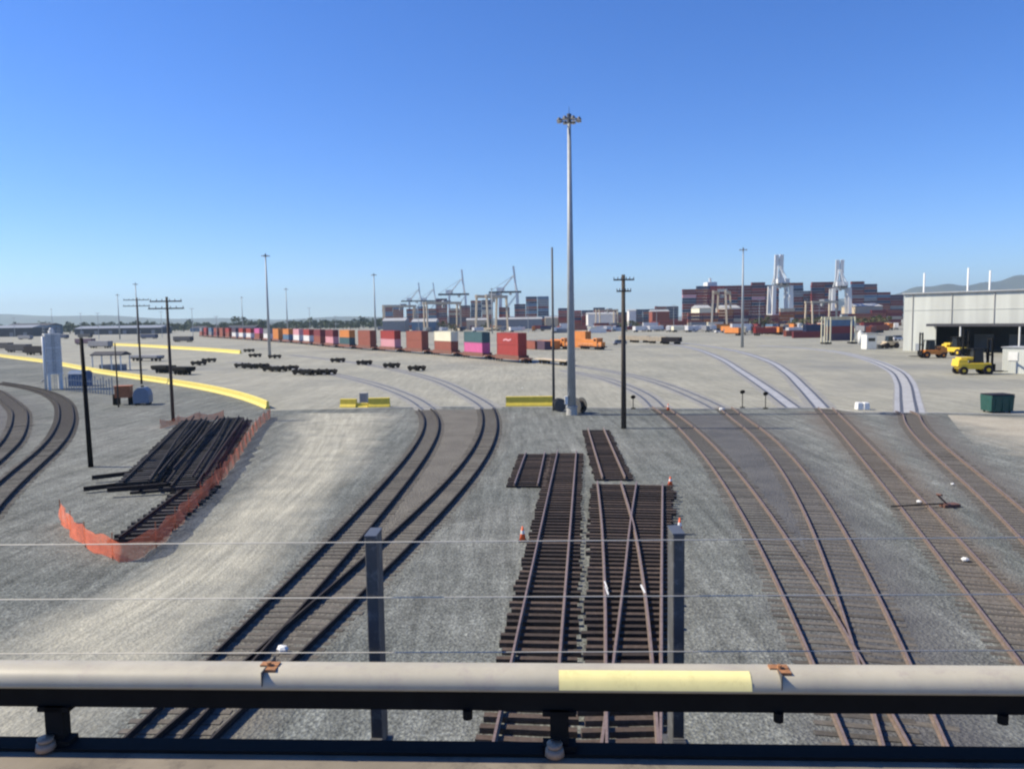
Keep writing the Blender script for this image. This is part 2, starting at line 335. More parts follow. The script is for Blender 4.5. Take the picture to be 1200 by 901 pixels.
def resample(path, step):
    out = []; acc = 0.0; nxt = 0.0
    for a, b in zip(path[:-1], path[1:]):
        L = (b - a).length
        while nxt <= acc + L:
            out.append((a.lerp(b, (nxt - acc)/L), math.atan2(b.y - a.y, b.x - a.x))); nxt += step
        acc += L
    return out
def offset(path, d):
    out = []
    for i, p in enumerate(path):
        t = path[min(i+1, len(path)-1)] - path[max(i-1, 0)]; t.z = 0; t.normalize(); out.append(p + Vector((t.y, -t.x, 0))*d)
    return out
def strip(name, left, right, z, m):
    """a surface sheet between two edge lines, UV v across it"""
    b = MB(); n = max(len(left), len(right))*6
    l, r = spline(left, .5), spline(right, .5)
    def at(p, t):
        x = t*(len(p)-1); i = min(int(x), len(p)-2); return p[i].lerp(p[i+1], x - i)
    C = 12
    for i in range(n + 1):
        A, B = at(l, i/n), at(r, i/n)
        for j in range(C + 1):
            q = A.lerp(B, j/C); b.uv[len(b.v)] = (i/n*4, j/C); b.v.append((q.x, q.y, z))
    for i in range(n):
        for j in range(C): b.f.append((i*(C+1)+j, i*(C+1)+j+1, (i+1)*(C+1)+j+1, (i+1)*(C+1)+j)); b.m.append(0)
    o = b.build(name, m)
    if sum(p.normal.z for p in o.data.polygons) < 0: o.data.flip_normals()
    return struct(o)

# ------------------------------------------------------------------ the ground
g = MB(); E = 16000
xs = [-E, -800, -200, -60, 0, 60, 200, 800, E]; ys = [-E, -60, 0, 30, 60, 120, 300, 900, E]
for y in ys:
    for x in xs: g.v.append((x, y, 0))
for j in range(len(ys)-1):
    for i in range(len(xs)-1): k = j*len(xs)+i; g.f.append((k, k+1, k+1+len(xs), k+len(xs))); g.m.append(0)
struct(g.build('ground', gravel_mat('yard gravel')))

GP = lambda L: [G(*p) for p in L]
barrier_px = [(-60, 409), (0, 418), (52, 425), (80, 430), (115, 437), (160, 444), (200, 450), (240, 457), (275, 465), (300, 473), (316, 480)]
edge = [(318, 481), (420, 479), (500, 477), (600, 477), (700, 478), (780, 479), (860, 479), (960, 478), (1010, 483), (1100, 484), (1200, 486), (1500, 492)]
pv = MB(); poly = GP(barrier_px) + GP(edge); far = [Vector((1500, 500, 0)), Vector((1500, 1300, 0)), Vector((-900, 1300, 0)), Vector((-560, 420, 0))]
pv.add([(p.x, p.y, 0.004) for p in poly + far], [tuple(range(len(poly) + 4))])
po = pv.build('yard_pavement', pavement_mat()); struct(po)
if po.data.polygons[0].normal.z < 0: po.data.flip_normals()
kb = MB(); kb.sweep([p + Vector((0, -.15, 0)) for p in spline(GP(edge[1:]), 4)], [(-.12, -.1), (.12, -.1), (.12, .06), (-.12, .06)])
struct(kb.build('kerb', 'concrete'))

strip('dirt_road', GP([(335, 484), (318, 530), (255, 590), (165, 662), (40, 722), (-160, 800), (-380, 880)]),
      GP([(476, 484), (445, 530), (388, 600), (318, 690), (256, 750), (170, 830), (80, 905)]), 0.006,
      gravel_mat('dusty track', own=(0.285, 0.28, 0.238), own2=(0.405, 0.388, 0.315), lanes=True, soft=0.5, bump=.5))
strip('dirt_patch', GP([(1085, 487), (1120, 512), (1170, 535), (1240, 560), (1400, 600)]), GP([(1120, 486), (1200, 488), (1260, 490), (1400, 495), (1700, 505)]), 0.006,
      gravel_mat('bare dirt', own=(0.33, 0.30, 0.24), own2=(0.40, 0.37, 0.30), soft=0.5, bump=.5))
strip('ballast_bed', GP([(760, 486), (812, 540), (838, 590), (862, 650), (885, 720), (900, 790), (930, 900)]),
      GP([(905, 486), (975, 540), (1025, 590), (1080, 650), (1140, 720), (1190, 790), (1260, 900)]), 0.008,
      gravel_mat('dark ballast', own=(0.088, 0.089, 0.093), own2=(0.128, 0.127, 0.126), soft=0.45, bump=.8))
strip('ballast_bed', GP([(925, 482), (975, 530), (1020, 575), (1060, 625), (1110, 690), (1170, 775), (1240, 860)]),
      GP([(1010, 482), (1062, 530), (1110, 575), (1170, 640), (1240, 710), (1310, 775), (1390, 860)]), 0.010,
      gravel_mat('rusty ballast', own=(0.135, 0.115, 0.096), own2=(0.165, 0.150, 0.132), soft=0.45, bump=.8))
strip('ballast_bed', GP([(1030, 486), (1050, 520), (1090, 560), (1150, 620), (1230, 690), (1330, 780)]),
      GP([(1110, 486), (1135, 515), (1185, 552), (1260, 610), (1350, 670), (1480, 760)]), 0.012,
      gravel_mat('worn ballast', own=(0.120, 0.112, 0.102), own2=(0.150, 0.142, 0.132), soft=0.45, bump=.8))
strip('ballast_bed', GP([(477, 480), (478, 510), (450, 545), (390, 605), (300, 700), (225, 770), (110, 890)]),
      GP([(598, 480), (602, 510), (575, 560), (520, 625), (435, 720), (385, 775), (310, 890)]), 0.008,
      gravel_mat('brown ballast', own=(0.130, 0.122, 0.108), own2=(0.165, 0.155, 0.135), soft=0.45, bump=.8))
strip('ballast_bed', [(-22, 20), (-29, 36), (-36, 54), (-44, 71), (-54, 89), (-72, 116), (-100, 145)],
      [(-26, 16), (-34, 26), (-45, 46), (-55, 64), (-66, 82), (-84, 108), (-118, 138)], 0.008,
      gravel_mat('shunting ballast', own=(0.100, 0.100, 0.102), own2=(0.14, 0.138, 0.134), soft=0.45, bump=.8))

# ------------------------------------------------------------------ railway tracks
RAIL = [(-.07, 0), (.07, 0), (.07, .02), (.015, .04), (.015, .13), (.036, .145), (.036, .178), (-.036, .178), (-.036, .145), (-.015, .13), (-.015, .04), (-.07, .02)]
RAIL = [(u, v) for u, v in RAIL]
def tie_mesh(length, m, name='sleeper'):
    b = MB(); b.box((0, 0, 0), (.23, length, .17)); return b.mesh(name, m)
TIES = {k: tie_mesh(2.6, k) for k in ('tie', 'tieold', 'tieblack')}
def rails(path, parent, z, mats, spacing=1.51, org=None):
    org = org or Vector((0, 0, 0)); out = []
    for s in (-1, 1):
        p = [q - org + Vector((0, 0, z)) for q in offset(path, s*spacing/2)]
        b = MB(); b.sweep(p, RAIL, top=(6,)); out.append(b.build('rail', mats, parent))
    return out
def sleepers(path, parent, z, m, org, skip=None, step=.54, cap=100, jit=.015):
    spots = [(p, a) for p, a in resample(path, step) if not (skip and skip(p))]
    spots.sort(key=lambda s: s[0].length)
    for p, a in spots[:cap]:
        o = bpy.data.objects.new('sleeper', TIES[m]); col.objects.link(o); o.parent = parent
        o.location = p - org + Vector((0, 0, z + random.uniform(-jit, jit*.6))); o.rotation_euler = (0, 0, a + random.gauss(0, .02))
        o.location += Vector((-math.sin(a), math.cos(a), 0))*random.gauss(0, .045)
    if len(spots) > cap:
        b = MB()
        for p, a in spots[cap:]: b.box(p - org + Vector((0, 0, z)), (.23, 2.6, .17), a)
        struct(b.build('sleepers', m, parent), 'stuff')
def track(label, pts, group, tie='tieold', mats=('rail', 'railtop'), skip=None, zz=0.0):
    path = spline(pts, 1.2); org = path[0].copy(); org.z = 0
    t = thing('railway_track', label, 'railway track', org, 0, group)
    rails(path, t, (.035 if mats[0] == 'rail' else .075) + zz, mats, org=org); sleepers(path, t, -.052 + zz, tie, org, skip)
    return path
PA = [(-9.9, 8), (-9.68, 17.0), (-9.22, 23.18), (-8.84, 29.36), (-8.51, 35.53), (-8.23, 41.71), (-7.99, 47.89), (-7.82, 54.07), (-7.73, 60.24), (-7.77, 66.42), (-7.97, 72.6), (-8.41, 78.78), (-9.14, 84.95), (-10.26, 91.13), (-10.7, 92.8)]
PB = [(-9.9, 8), (-9.07, 17.0), (-8.02, 23.31), (-6.93, 29.63), (-5.87, 35.94), (-4.89, 42.26), (-4.03, 48.57), (-3.32, 54.89), (-2.8, 61.2), (-2.47, 67.52), (-2.34, 73.83), (-2.41, 80.15), (-2.67, 86.46), (-3.15, 93.3)]
PC = [(6.7, 8), (8.75, 17.0), (9.98, 22.94), (11.12, 28.88), (12.18, 34.83), (13.15, 40.77), (14.03, 46.71), (14.82, 52.65), (15.52, 58.59), (16.13, 64.54), (16.64, 70.48), (17.06, 76.42), (17.37, 82.36), (17.58, 88.3), (17.6, 92)]
PD = [(6.6, 8), (9.52, 17.0), (11.17, 22.2), (12.77, 27.4), (14.3, 32.6), (15.76, 37.79), (17.13, 42.99), (18.41, 48.19), (19.59, 53.39), (20.66, 58.59), (21.62, 63.79), (22.46, 68.98), (23.16, 74.18), (23.9, 80.5), (25.2, 90.5)]
PE = [(11.7, 8), (16.71, 24.0), (18.34, 29.17), (19.97, 34.34), (21.58, 39.51), (23.18, 44.68), (24.77, 49.85), (26.35, 55.02), (27.91, 60.19), (29.47, 65.36), (31.01, 70.53), (32.54, 75.7), (34.06, 80.87), (35.57, 86.04), (36.3, 88.5)]
PF = [(15, 14), (19.9, 24.0), (22.06, 28.72), (24.04, 33.45), (25.89, 38.17), (27.63, 42.89), (29.31, 47.61), (30.95, 52.34), (32.6, 57.06), (34.29, 61.78), (36.06, 66.51), (37.94, 71.23), (39.97, 75.95), (42.4, 81.2), (43.0, 84.0)]
PG = [(-32, 40), (-38, 52), (-43.3, 63.5), (-47.5, 72), (-52.5, 80.8), (-57.5, 89), (-63, 97.5), (-70, 107), (-78.5, 118), (-88, 130), (-101, 143)]
PH = [(-23, 24), (-28, 37), (-33.2, 48.5), (-36.4, 56), (-41.2, 67.5), (-46.2, 78), (-53.5, 91.5), (-63.5, 108), (-74, 122.5), (-86, 136), (-100, 149)]
def near(path, d):
    P = spline(path, 2)
    return lambda p: min((q - Vector((p.x, p.y, 0))).length for q in P) < d
GT = 'ballasted tracks curving through the yard'
DK = ('raildark', 'railtop2')
track('dark curving track with the pale dirt road along its left side', PA, GT, 'tieold', DK)
track('dark curving track joining its left neighbour below the yard kerb, nearest the short loose panel', PB, GT, 'tieold', DK, near(PA, 1.3), -.006)
track('rusty track curving down beside the turnout panel, leftmost of the right-hand tracks', PC, GT)
track('rusty track merging with the one on its left just beyond the railing', PD, GT, skip=near(PC, 1.3), zz=-.006)
track('rusty brown track crossed by a switch rod and throw lever', PE, GT)
track('rusty track curving off right below the green skip', PF, GT)
track('dark track on the inner side of the left-hand bend', PG, GT, 'tieold', DK)
track('dark track on the outer side of the left-hand bend, beside the leaning black pole', PH, GT, 'tieold', DK)

def embedded(label, px, step=3, m='embedfaint'):
    pts = GP(px); path = spline(pts, step); org = path[0].copy(); t = thing('embedded_track', label, 'railway track', org, 0, 'tracks set flush in the yard concrete')
    i = len(col.objects) % 7
    def lane(u0, u1, h, mm):
        b = MB(); b.sweep([p - org for p in path], [(u0, 0), (u1, 0), (u1, h), (u0, h)]); return b.build('concrete_lane', mm, t)
    lane(-1.7, 1.7, .010 + i*.0007, 'embedfaint')
    if m != 'embedfaint': lane(-.58, .58, .018 + i*.0007, m)
    if m == 'embedwide': lane(.95, 1.5, .018, 'embed'); lane(-1.5, -.95, .018, 'embed')
    for s in (-1, 1):
        b = MB(); b.sweep([p - org for p in offset(path, s*.755)], [(-.17, .002), (.17, .002), (.17, .026), (-.17, .026)]); b.build('rail', 'railgroove', t)
embedded('pale concrete track lane leaving the dirt road end beside the two yellow blocks', [(503, 480), (489, 470), (470, 461), (445, 452), (415, 444), (380, 437), (330, 430), (270, 424)])
embedded('pale concrete track lane bending left behind the low dark bogies', [(573, 479), (566, 473), (545, 461), (515, 447), (480, 437), (440, 429), (400, 423), (340, 416)])
embedded('narrow concrete track lane passing just right of the dark pole', [(773, 479), (758, 465), (737, 454), (705, 443), (660, 434)])
embedded('concrete track lane ending at the small round switch target', [(843, 479), (825, 470), (790, 455), (760, 445), (720, 436), (670, 428)])
embedded('bluish concrete track lane running up to the beige gondolas', [(930, 478), (923, 473), (900, 456), (870, 436), (844, 420), (815, 409), (785, 403)], m='embed')
embedded('bluish concrete track lane to the left of the two white blocks', [(963, 478), (955, 469), (940, 453), (922, 436), (900, 423), (865, 412), (825, 405), (790, 401)], m='embed')
embedded('broad pale concrete track lane bending sharply in front of the warehouse', [(1066, 484), (1064, 470), (1060, 448), (1048, 434), (1020, 422), (985, 413), (940, 408), (890, 405)], m='embedwide')

# loose track panels ---------------------------------------------------------
def panel(label, a, b, z=0.0, tie='tie', mats=('rail', 'railtop'), group='loose track panels laid on the gravel', step=.6, over=0.3):
    a, b = Vector((a.x, a.y, 0)), Vector((b.x, b.y, 0)); d = (b - a).normalized(); n = int((b - a).length/2)
    path = [a + (b - a)*i/n for i in range(n + 1)]; org = a.copy(); org.z = 0
    t = thing('track_panel', label, 'track panel', org, 0, group)
    rails([p for p in path], t, z + .17, mats, org=org)
    inner = [a + d*over, b - d*over]
    sleepers(inner, t, z + .088, tie, org, None, step, 100, .008)
    return t
panel('long straight loose track panel running under the railing, left of the turnout panel', G(627.5, 774, .3) - (G(664.5, 527.5, .3) - G(627.5, 774, .3)).normalized()*10, G(664.5, 527.5, .3))
panel('short loose track panel of dark sleepers beside the far end of the long one', G(616.5, 567, .3), G(627.5, 529, .3))
panel('loose track panel set askew behind the turnout panel, pointing at the tall lamp mast', G(719.5, 559, .3), G(698, 501, .3))
# turnout panel: four rails that cross at a frog, sleepers shrinking towards us
def turnout():
    zt = .46
    L1 = [G(700, 564, zt), G(705, 610, zt), G(709, 690, zt), G(710, 770, zt), G(711, 880, zt)]
    D1 = [G(727.5, 564, zt), G(742.5, 615, zt), G(754, 680, zt), G(764, 768, zt), G(772, 880, zt)]
    D2 = [G(746, 565, zt), G(739, 610, zt), G(732, 672, zt), G(720, 768, zt), G(704, 880, zt)]
    R1 = [G(776.5, 567, zt), G(775.5, 680, zt), G(775, 770, zt), G(774, 880, zt)]
    org = G(740, 870, 0); t = thing('turnout_panel', 'loose turnout panel with rails crossing at a frog, stacked double beside the grey fence post', 'track panel', org, 0, 'loose track panels laid on the gravel')
    for i, r in enumerate((L1, D1, D2, R1)):
        path = [p - org - Vector((0, 0, p.z)) + Vector((0, 0, .345 - i*.0025)) for p in spline(r, 2)]
        b = MB(); b.sweep(path, RAIL, top=(6,)); b.build('rail', ('rail', 'railtop'), t)
    la, lb = G(692, 567, .35), G(683, 775, .35); ra, rb = G(790, 569, .35), G(787, 775, .35)
    n = int((la - lb).length/.56)
    for k in range(-16, n + 1):
        f = k/n; A = lb.lerp(la, f); B = rb.lerp(ra, f); A.z = B.z = 0
        A.x += random.uniform(-.12, .12); B.x += random.uniform(-.16, .16)
        b = MB(); b.box((0, 0, 0), ((B - A).length, .23, .17)); o = b.build('sleeper', 'tie', t); o.location = (A + B)/2 - org + Vector((0, 0, .262 + random.uniform(-.008, .006))); o.rotation_euler = (0, 0, math.atan2(B.y - A.y, B.x - A.x))
    b = MB()
    for k in range(0, n - 2, 3):
        f = k/n; A = lb.lerp(la, f); B = rb.lerp(ra, f); c = (A + B)/2 - org; b.box((c.x, c.y, .085), ((B - A).length*.9, .3, .165))
    b.build('bearer', 'tieblack', t)
    for x, y in ((711, 692), (753.5, 690), (710, 686)):
        q = G(x, y, .5) - org; b = MB(); b.box((q.x, q.y, .50), (.06, .9, .05)); b.build('joint_bar', 'white', t)
turnout()
# dark pile inside the orange netting
GPILE = 'dark track panels piled inside the orange netting'
def pile(label, a, b, z): return panel(label, G(*a), G(*b), z, 'tieblack', ('raildark', 'railtop2'), GPILE, .82)
pile('lowest black track panel on the left of the netted pile', (178, 578), (236, 495), .0)
pile('black track panel lying second from bottom on the left of the netted pile', (160, 574), (228, 497), .36)
pile('lower black track panel on the right of the netted pile', (222, 582), (282, 493), .0)
pile('upper black track panel on the right of the netted pile', (216, 580), (272, 494), .36)
pile('brown black track panel stretching from the pile to the corner of the orange netting', (158, 636), (238, 571), .02)
for i, (a, b, z, lab) in enumerate((((176, 578), (228, 496), .73, 'long black rail lying furthest left on top of the netted pile'), ((186, 570), (243, 498), .73, 'long black rail lying second from the left on the netted pile'), ((196, 580), (256, 496), .73, 'long black rail lying along the middle of the netted pile'), ((204, 566), (258, 502), .91, 'long black rail lying highest on the netted pile'), ((226, 572), (268, 497), .73, 'long black rail near the right side of the netted pile'), ((240, 566), (286, 497), .55, 'long black rail lying furthest right on the netted pile'))):
    A, B = G(*a), G(*b); bb = MB(); bb.sweep([Vector((0, 0, z)), (B - A)*.5 + Vector((random.uniform(-.15, .15), 0, z - .01)), B - A + Vector((0, 0, z))], RAIL, top=(6,))
    o = bb.build('loose_rail', DK); o.location = A; tag(o, lab, 'rail', 'loose rails on top of the pile')
for i, (a, b, lab) in enumerate((((98, 578), (170, 570), 'loose black rail sticking out furthest left from the netted pile'), ((108, 566), (168, 560), 'loose black rail lying behind the one furthest left of the pile'), ((126, 583), (205, 578), 'loose black rail lying nearest us at the left foot of the pile'))):
    A, B = G(*a), G(*b); bb = MB(); bb.sweep([Vector((0, 0, .15 + i*.1)), B - A + Vector((0, 0, .2 + i*.12))], [(u*2, v*1.6) for u, v in RAIL], top=(6,))
    o = bb.build('loose_rail', DK); o.location = A; tag(o, lab, 'rail', 'loose rails at the foot of the pile')

# orange netting ------------------------------------------------------------
def net(label, px, h=1.12, sag=.16):
    path = spline(GP(px), .5); org = path[0].copy(); t = thing('safety_netting', label, 'safety fence', org, 0, 'orange safety netting'); b = MB(); d = 0.0; K = 7
    for i, p in enumerate(path):
        if i: d += (p - path[i-1]).length
        hh = h*(1 - sag*abs(math.sin(d*1.05))) + .06*math.sin(d*2.3)
        tt = path[min(i+1, len(path)-1)] - path[max(i-1, 0)]; nn = Vector((tt.y, -tt.x, 0)).normalized()
        for k in range(K + 1):
            f = k/K; q = p - org + nn*(.10*math.sin(d*1.9 + f*3) * (1 - f*.4) + .05*math.sin(d*5.1 + f*5)) + Vector((0, 0, .02 + hh*f))
            b.uv[len(b.v)] = (d, f*h); b.v.append(tuple(q))
    n = K + 1
    for i in range(len(path) - 1):
        for k in range(K): b.f.append((i*n+k, (i+1)*n+k, (i+1)*n+k+1, i*n+k+1)); b.m.append(0)
    b.build('mesh_sheet', 'net', t, True)
    for p, a in resample(path, 3.2) + [(path[-1], 0)]:
        q = p - org; c = MB(); c.cyl(q, q + Vector((.03*random.uniform(-2, 2), 0, h + .18)), .025, n=6); c.build('stake', 'rust', t)
net('sagging orange safety netting round the near corner and right side of the black track pile', [(72, 612), (90, 634), (118, 650), (150, 658), (186, 640), (224, 602), (254, 570), (274, 546), (289, 522), (303, 502), (317, 489)])
net('short stretch of faded orange netting behind the black track pile', [(188, 502), (205, 498), (232, 493), (262, 491)], .9, .3)

# ------------------------------------------------------------------ tall lamp masts and poles
def mast(P, h, label, big=False, group='tall lamp masts standing over the yard'):
    t = thing('lamp_mast', label, 'lamp mast', P, 0, group); k = h/33
    b = MB(); b.cyl((0, 0, .9 if big else 0), (0, 0, h), .50*k**.5, .19, 16); b.build('pole', 'galv', t, True)
    b = MB(); b.ring((0, 0, h - .55), .95, .07, 20); 
    for i in range(4): a = i*math.pi/2; b.bar((0, 0, h - .5), (.95*math.cos(a), .95*math.sin(a), h - .55), .07)
    b.cyl((0, 0, h - .9), (0, 0, h + .1), .26, .26, 12); b.cyl((0, 0, h + .1), (0, 0, h + .9), .03, .02, 6)
    b.build('head_frame', 'lampgrey', t)
    for i in range(8 if big else 6):
        a = i*2*math.pi/(8 if big else 6) + .3; c = Vector((1.18*math.cos(a), 1.18*math.sin(a), h - .68))
        m = MB(); m.cyl(c + Vector((0, 0, .32)), c, .14, .30, 10); l = m.build('lamp', 'lampgrey', t)
        m = MB(); m.cyl(c + Vector((0, 0, .02)), c - Vector((0, 0, .03)), .27, .24, 10); m.build('lens', 'lens', l)
    if big:
        m = MB(); m.cyl((0, 0, 0), (0, 0, .9), .62, .58, 20); m.build('footing', 'concrete', t)
        m = MB(); m.box((-.62, -.3, 1.7), (.35, .45, .9)); m.build('control_box', 'white', t)
        m = MB(); m.cyl((0, 0, .9), (0, 0, 1.0), .68, .68, 20); m.build('base_flange', 'galv', t)
    return t
def top_at(px, py, h): return G(px, py, h)
P = G(670, 486); hm = height(P, 135)
mast(P, hm, 'very tall pale steel lamp mast standing centre yard between two cable reels', True)
for px, py, lab in ((311, 298, 'grey lamp mast rising behind the left end of the container train'), (438, 321, 'faint lamp mast left of the distant dockside cranes'), (871, 291, 'tall faint lamp mast in front of the maroon container stacks on the right'),
                    (158.5, 332, 'far lamp mast just left of the crossarmed utility pole'), (137.5, 345, 'very far lamp mast right of the leaning black pole'), (283, 348, 'thin far lamp mast left of the tallest left-hand mast'),
                    (335, 338, 'thin far lamp mast just right of the tallest left-hand mast'), (60, 362, 'tiny far lamp mast above the white tower'), (576, 338, 'far lamp mast between the two largest cranes')):
    q = top_at(px, py, hm); mast(Vector((q.x, q.y, 0)), hm, lab)
for px, yt, yb, lab in ((1081, 320, 398, 'pale thin mast behind the left of the warehouse roof'), (1132, 314, 399, 'pale thin mast behind the middle of the warehouse roof'), (1157.5, 317, 399, 'pale thin mast behind the warehouse roof, rightmost of three')):
    q = G(px, yb); hh = height(q, yt); b = MB(); b.cyl((0, 0, 0), (0, 0, hh), .45, .3, 10); o = b.build('mast', 'white', None, True); o.location = q; tag(o, lab, 'mast', 'thin pale masts behind the warehouse')
def pole(px, yb, yt, r, label, arms=(), lean=0.0, m='wood', name='utility_pole'):
    q = G(px, yb); h = height(q, yt); t = thing(name, label, 'pole', q); b = MB(); b.cyl((0, 0, 0), (lean, 0, h), r, r*.65, 12); b.build('pole', m, t, True)
    for z, hw, rz in arms:
        c = Vector((0, 0, h - z)); d = Vector((math.cos(rz), math.sin(rz), 0)); b = MB(); b.bar(c - d*hw + Vector((0, -r - .05, 0)), c + d*hw + Vector((0, -r - .05, 0)), .12, .14); a = b.build('crossarm', m, t)
        for k in (-1, -.6, -.25, .25, .6, 1):
            b = MB(); e = c + d*hw*k*.95 + Vector((0, -r - .05, .07)); b.cyl(e, e + Vector((0, 0, .2)), .05, .035, 8); b.build('insulator', 'lampgrey', a)
    return t
pole(731, 502, 322, .27, 'dark timber pole with two small crossarms right of the tall lamp mast', ((.5, 1.0, 0), (1.6, .7, 0)))
pole(649, 481, 290, .17, 'slim grey pole close to the left of the tall lamp mast', m='postdark', name='slim_pole')
pole(203, 493, 348, .2, 'dark utility pole with crossarms behind the netted black track pile', ((.5, 1.7, .15), (1.3, 1.9, .15)))
pole(166, 450, 349, .2, 'farther utility pole whose wide crossarms show left of its neighbour', ((.4, 2.2, .15), (1.5, 2.3, .15)))
pole(106.5, 547, 396, .2, 'bare black pole leaning slightly beside the left-hand bend', lean=-.12, m='dark')
pole(139, 477, 402, .12, 'thin dark pole between the leaning black pole and the crossarmed one', m='wood')

# cable reels by the mast
def reel(px, py, r, w_, rz, label):
    q = G(px, py); t = thing('cable_reel', label, 'cable reel', q, rz, 'cable reels at the foot of the tall mast')
    for s in (-1, 1):
        b = MB(); b.cyl((0, s*w_/2, r), (0, s*(w_/2 + .07), r), r, r, 24); b.build('flange', 'postdark', t)
    b = MB(); b.cyl((0, -w_/2, r), (0, w_/2, r), r*.62, r*.62, 20); b.build('drum', 'tie', t)
reel(655.5, 482, .78, .5, R(20), 'grey cable reel left of the tall mast foot')
reel(678.5, 484, .90, .8, R(-55), 'darker cable reel right of the tall mast foot')
# round switch targets
for px, yb, yt, lab in ((742, 479, 462, 'small round dark switch target beside the dark timber pole'), (870, 478, 456, 'small round dark switch target left of the bluish concrete lane'), (897, 479, 458, 'small round dark switch target on the bluish concrete lane')):
    q = G(px, yb); h = height(q, yt); t = thing('switch_target', lab, 'signal', q, 0, 'round switch targets along the kerb')
    b = MB(); b.cyl((0, 0, 0), (0, 0, h - .3), .05, n=8); b.build('post', 'dark', t)
    b = MB(); b.cyl((0, -.03, h - .35), (0, .03, h - .3), .29, n=16); b.build('disc', 'dark', t)
    b = MB(); b.box((0, 0, .06), (.5, .4, .12)); b.build('base', 'dark', t)
# throw lever with rod across the rusty track
q = G(1113, 594); t = thing('switch_lever', 'red brown throw lever with a long rod across the rusty track', 'switch stand', q, R(8))
b = MB(); b.box((0, 0, .1), (1.0, .5, .2)); b.build('base', 'leverrust', t, bevel=.03)
b = MB(); b.cyl((-.2, 0, .2), (-.75, .1, .75), .05, n=8); b.cyl((-.75, .1, .75), (-.75, -.3, .78), .06, n=8); b.build('lever', 'leverrust', t)
b = MB(); b.bar((-.4, 0, .22), (-3.6, 0, .22), .09, .06); b.build('rod', 'dark', t)
for px, py, r, lab in ((1131, 657, .17, 'white stone lying between the rails of the rusty track'), (1077, 589, .17, 'white stone beside the switch rod of the rusty track'), (1116, 568, .13, 'small white stone on the left rail of the track below the skip'), (331, 763, .22, 'white stone on the joined dark tracks just above the railing'), (846, 481, .35, 'pale yellow stone at the kerb where a rusty track ends'), (612, 455, .12, 'tiny pale stone on the yard concrete left of the slim pole')):
    b = MB(); n = 7
    r *= .75
    for j in range(5):
        for i in range(n): a = 2*math.pi*i/n; e = (j/4 - .5)*math.pi; k = r*random.uniform(.8, 1.2); b.v.append((k*math.cos(a)*math.cos(e)*1.3, k*math.sin(a)*math.cos(e), r*.6 + k*.7*math.sin(e)))
    for j in range(4):
        for i in range(n): b.f.append((j*n+i, j*n+(i+1) % n, (j+1)*n+(i+1) % n, (j+1)*n+i)); b.m.append(0)
    o = b.build('stone', 'stone'); o.location = G(px, py, .05); tag(o, lab, 'stone')
# cones
def cone(px, py, label, h=.75, pole_=False):
    t = thing('traffic_cone', label, 'traffic cone', G(px, py), 0, 'traffic cones by the loose panels')
    b = MB(); b.box((0, 0, .025), (.4, .4, .05)); b.build('base', 'black', t)
    b = MB(); b.cyl((0, 0, .05), (0, 0, h), .17, .035, 16); b.build('body', 'cone', t, True)
    b = MB(); b.cyl((0, 0, h*.52), (0, 0, h*.74), .108, .078, 16, cap=False); b.build('collar', 'white', t, True)
cone(612.5, 634, 'orange traffic cone standing left of the long straight panel')
cone(796.5, 626, 'orange traffic cone right of the turnout panel near the grey post top', .85)
cone(785.5, 569, 'orange cone at the far right corner of the turnout panel', .6)
cone(783, 481, 'small red cone at the kerb beside the leftmost rusty track', .8)

# ------------------------------------------------------------------ barriers
PROF = [(-.30, 0), (.30, 0), (.28, .12), (.15, .40), (.12, 1.02), (.07, 1.07), (-.07, 1.07), (-.12, 1.02), (-.15, .40), (-.28, .12)]
def barrier(label, pts, m, k=1.0, kw=1.0, step=3.0, group='yellow barriers round the yard'):
    path = spline(pts, step); org = path[0].copy(); b = MB(); b.sweep([p - org for p in path], [(u*kw, v*k) for u, v in PROF]); o = b.build('barrier', m); o.location = org; return tag(o, label, 'barrier', group)
barrier('long yellow barrier curving from the left edge to the orange netting', GP(barrier_px[:-1]) + [G(314, 479)], 'paleyellow', .92, 1.15)
barrier('far pale yellow barrier behind the utility poles', GP([(112, 404), (160, 406), (200, 408.5), (240, 411), (282, 414.5)]), 'paleyellow', 1.15, 1.6)
barrier('straight yellow barrier segment left of the slim pole', [G(593, 476), G(648, 475.5)], 'yellow', 1.15, 1.5)
barrier('yellow block on the left of the pair by the concrete lanes', [G(399.5, 477), G(418, 477)], 'yellow', 1.0, 1.8)
barrier('longer yellow block on the right of the pair by the concrete lanes', [G(432, 477), G(457, 476.5)], 'yellow', 1.1, 1.8)
barrier('low yellow beam joining the pair of yellow blocks', [G(418.3, 477), G(431.6, 477)], 'yellow', .5, 1.2)
q = G(426, 472.5); t = thing('utility_box', 'low grey utility box standing behind the pair of yellow blocks', 'utility box', q)
b = MB(); b.box((0, .3, .7), (1.1, .8, 1.4)); b.build('cabinet', 'concrete', t, bevel=.05); b = MB(); b.box((0, -.12, .75), (.8, .04, 1.1)); b.build('door', 'cgrey', t)
for px, py, sx, lab in ((1006.5, 480, .9, 'white concrete block at the kerb, left one of two'), (1014, 480, .95, 'white concrete block at the kerb, right one of two')):
    b = MB(); b.box((0, 0, .42), (.72, .9, .84), top=(.86, .9)); o = b.build('concrete_block', 'white', bevel=.08); o.location = G(px, py); tag(o, lab, 'block', 'white blocks at the kerb')

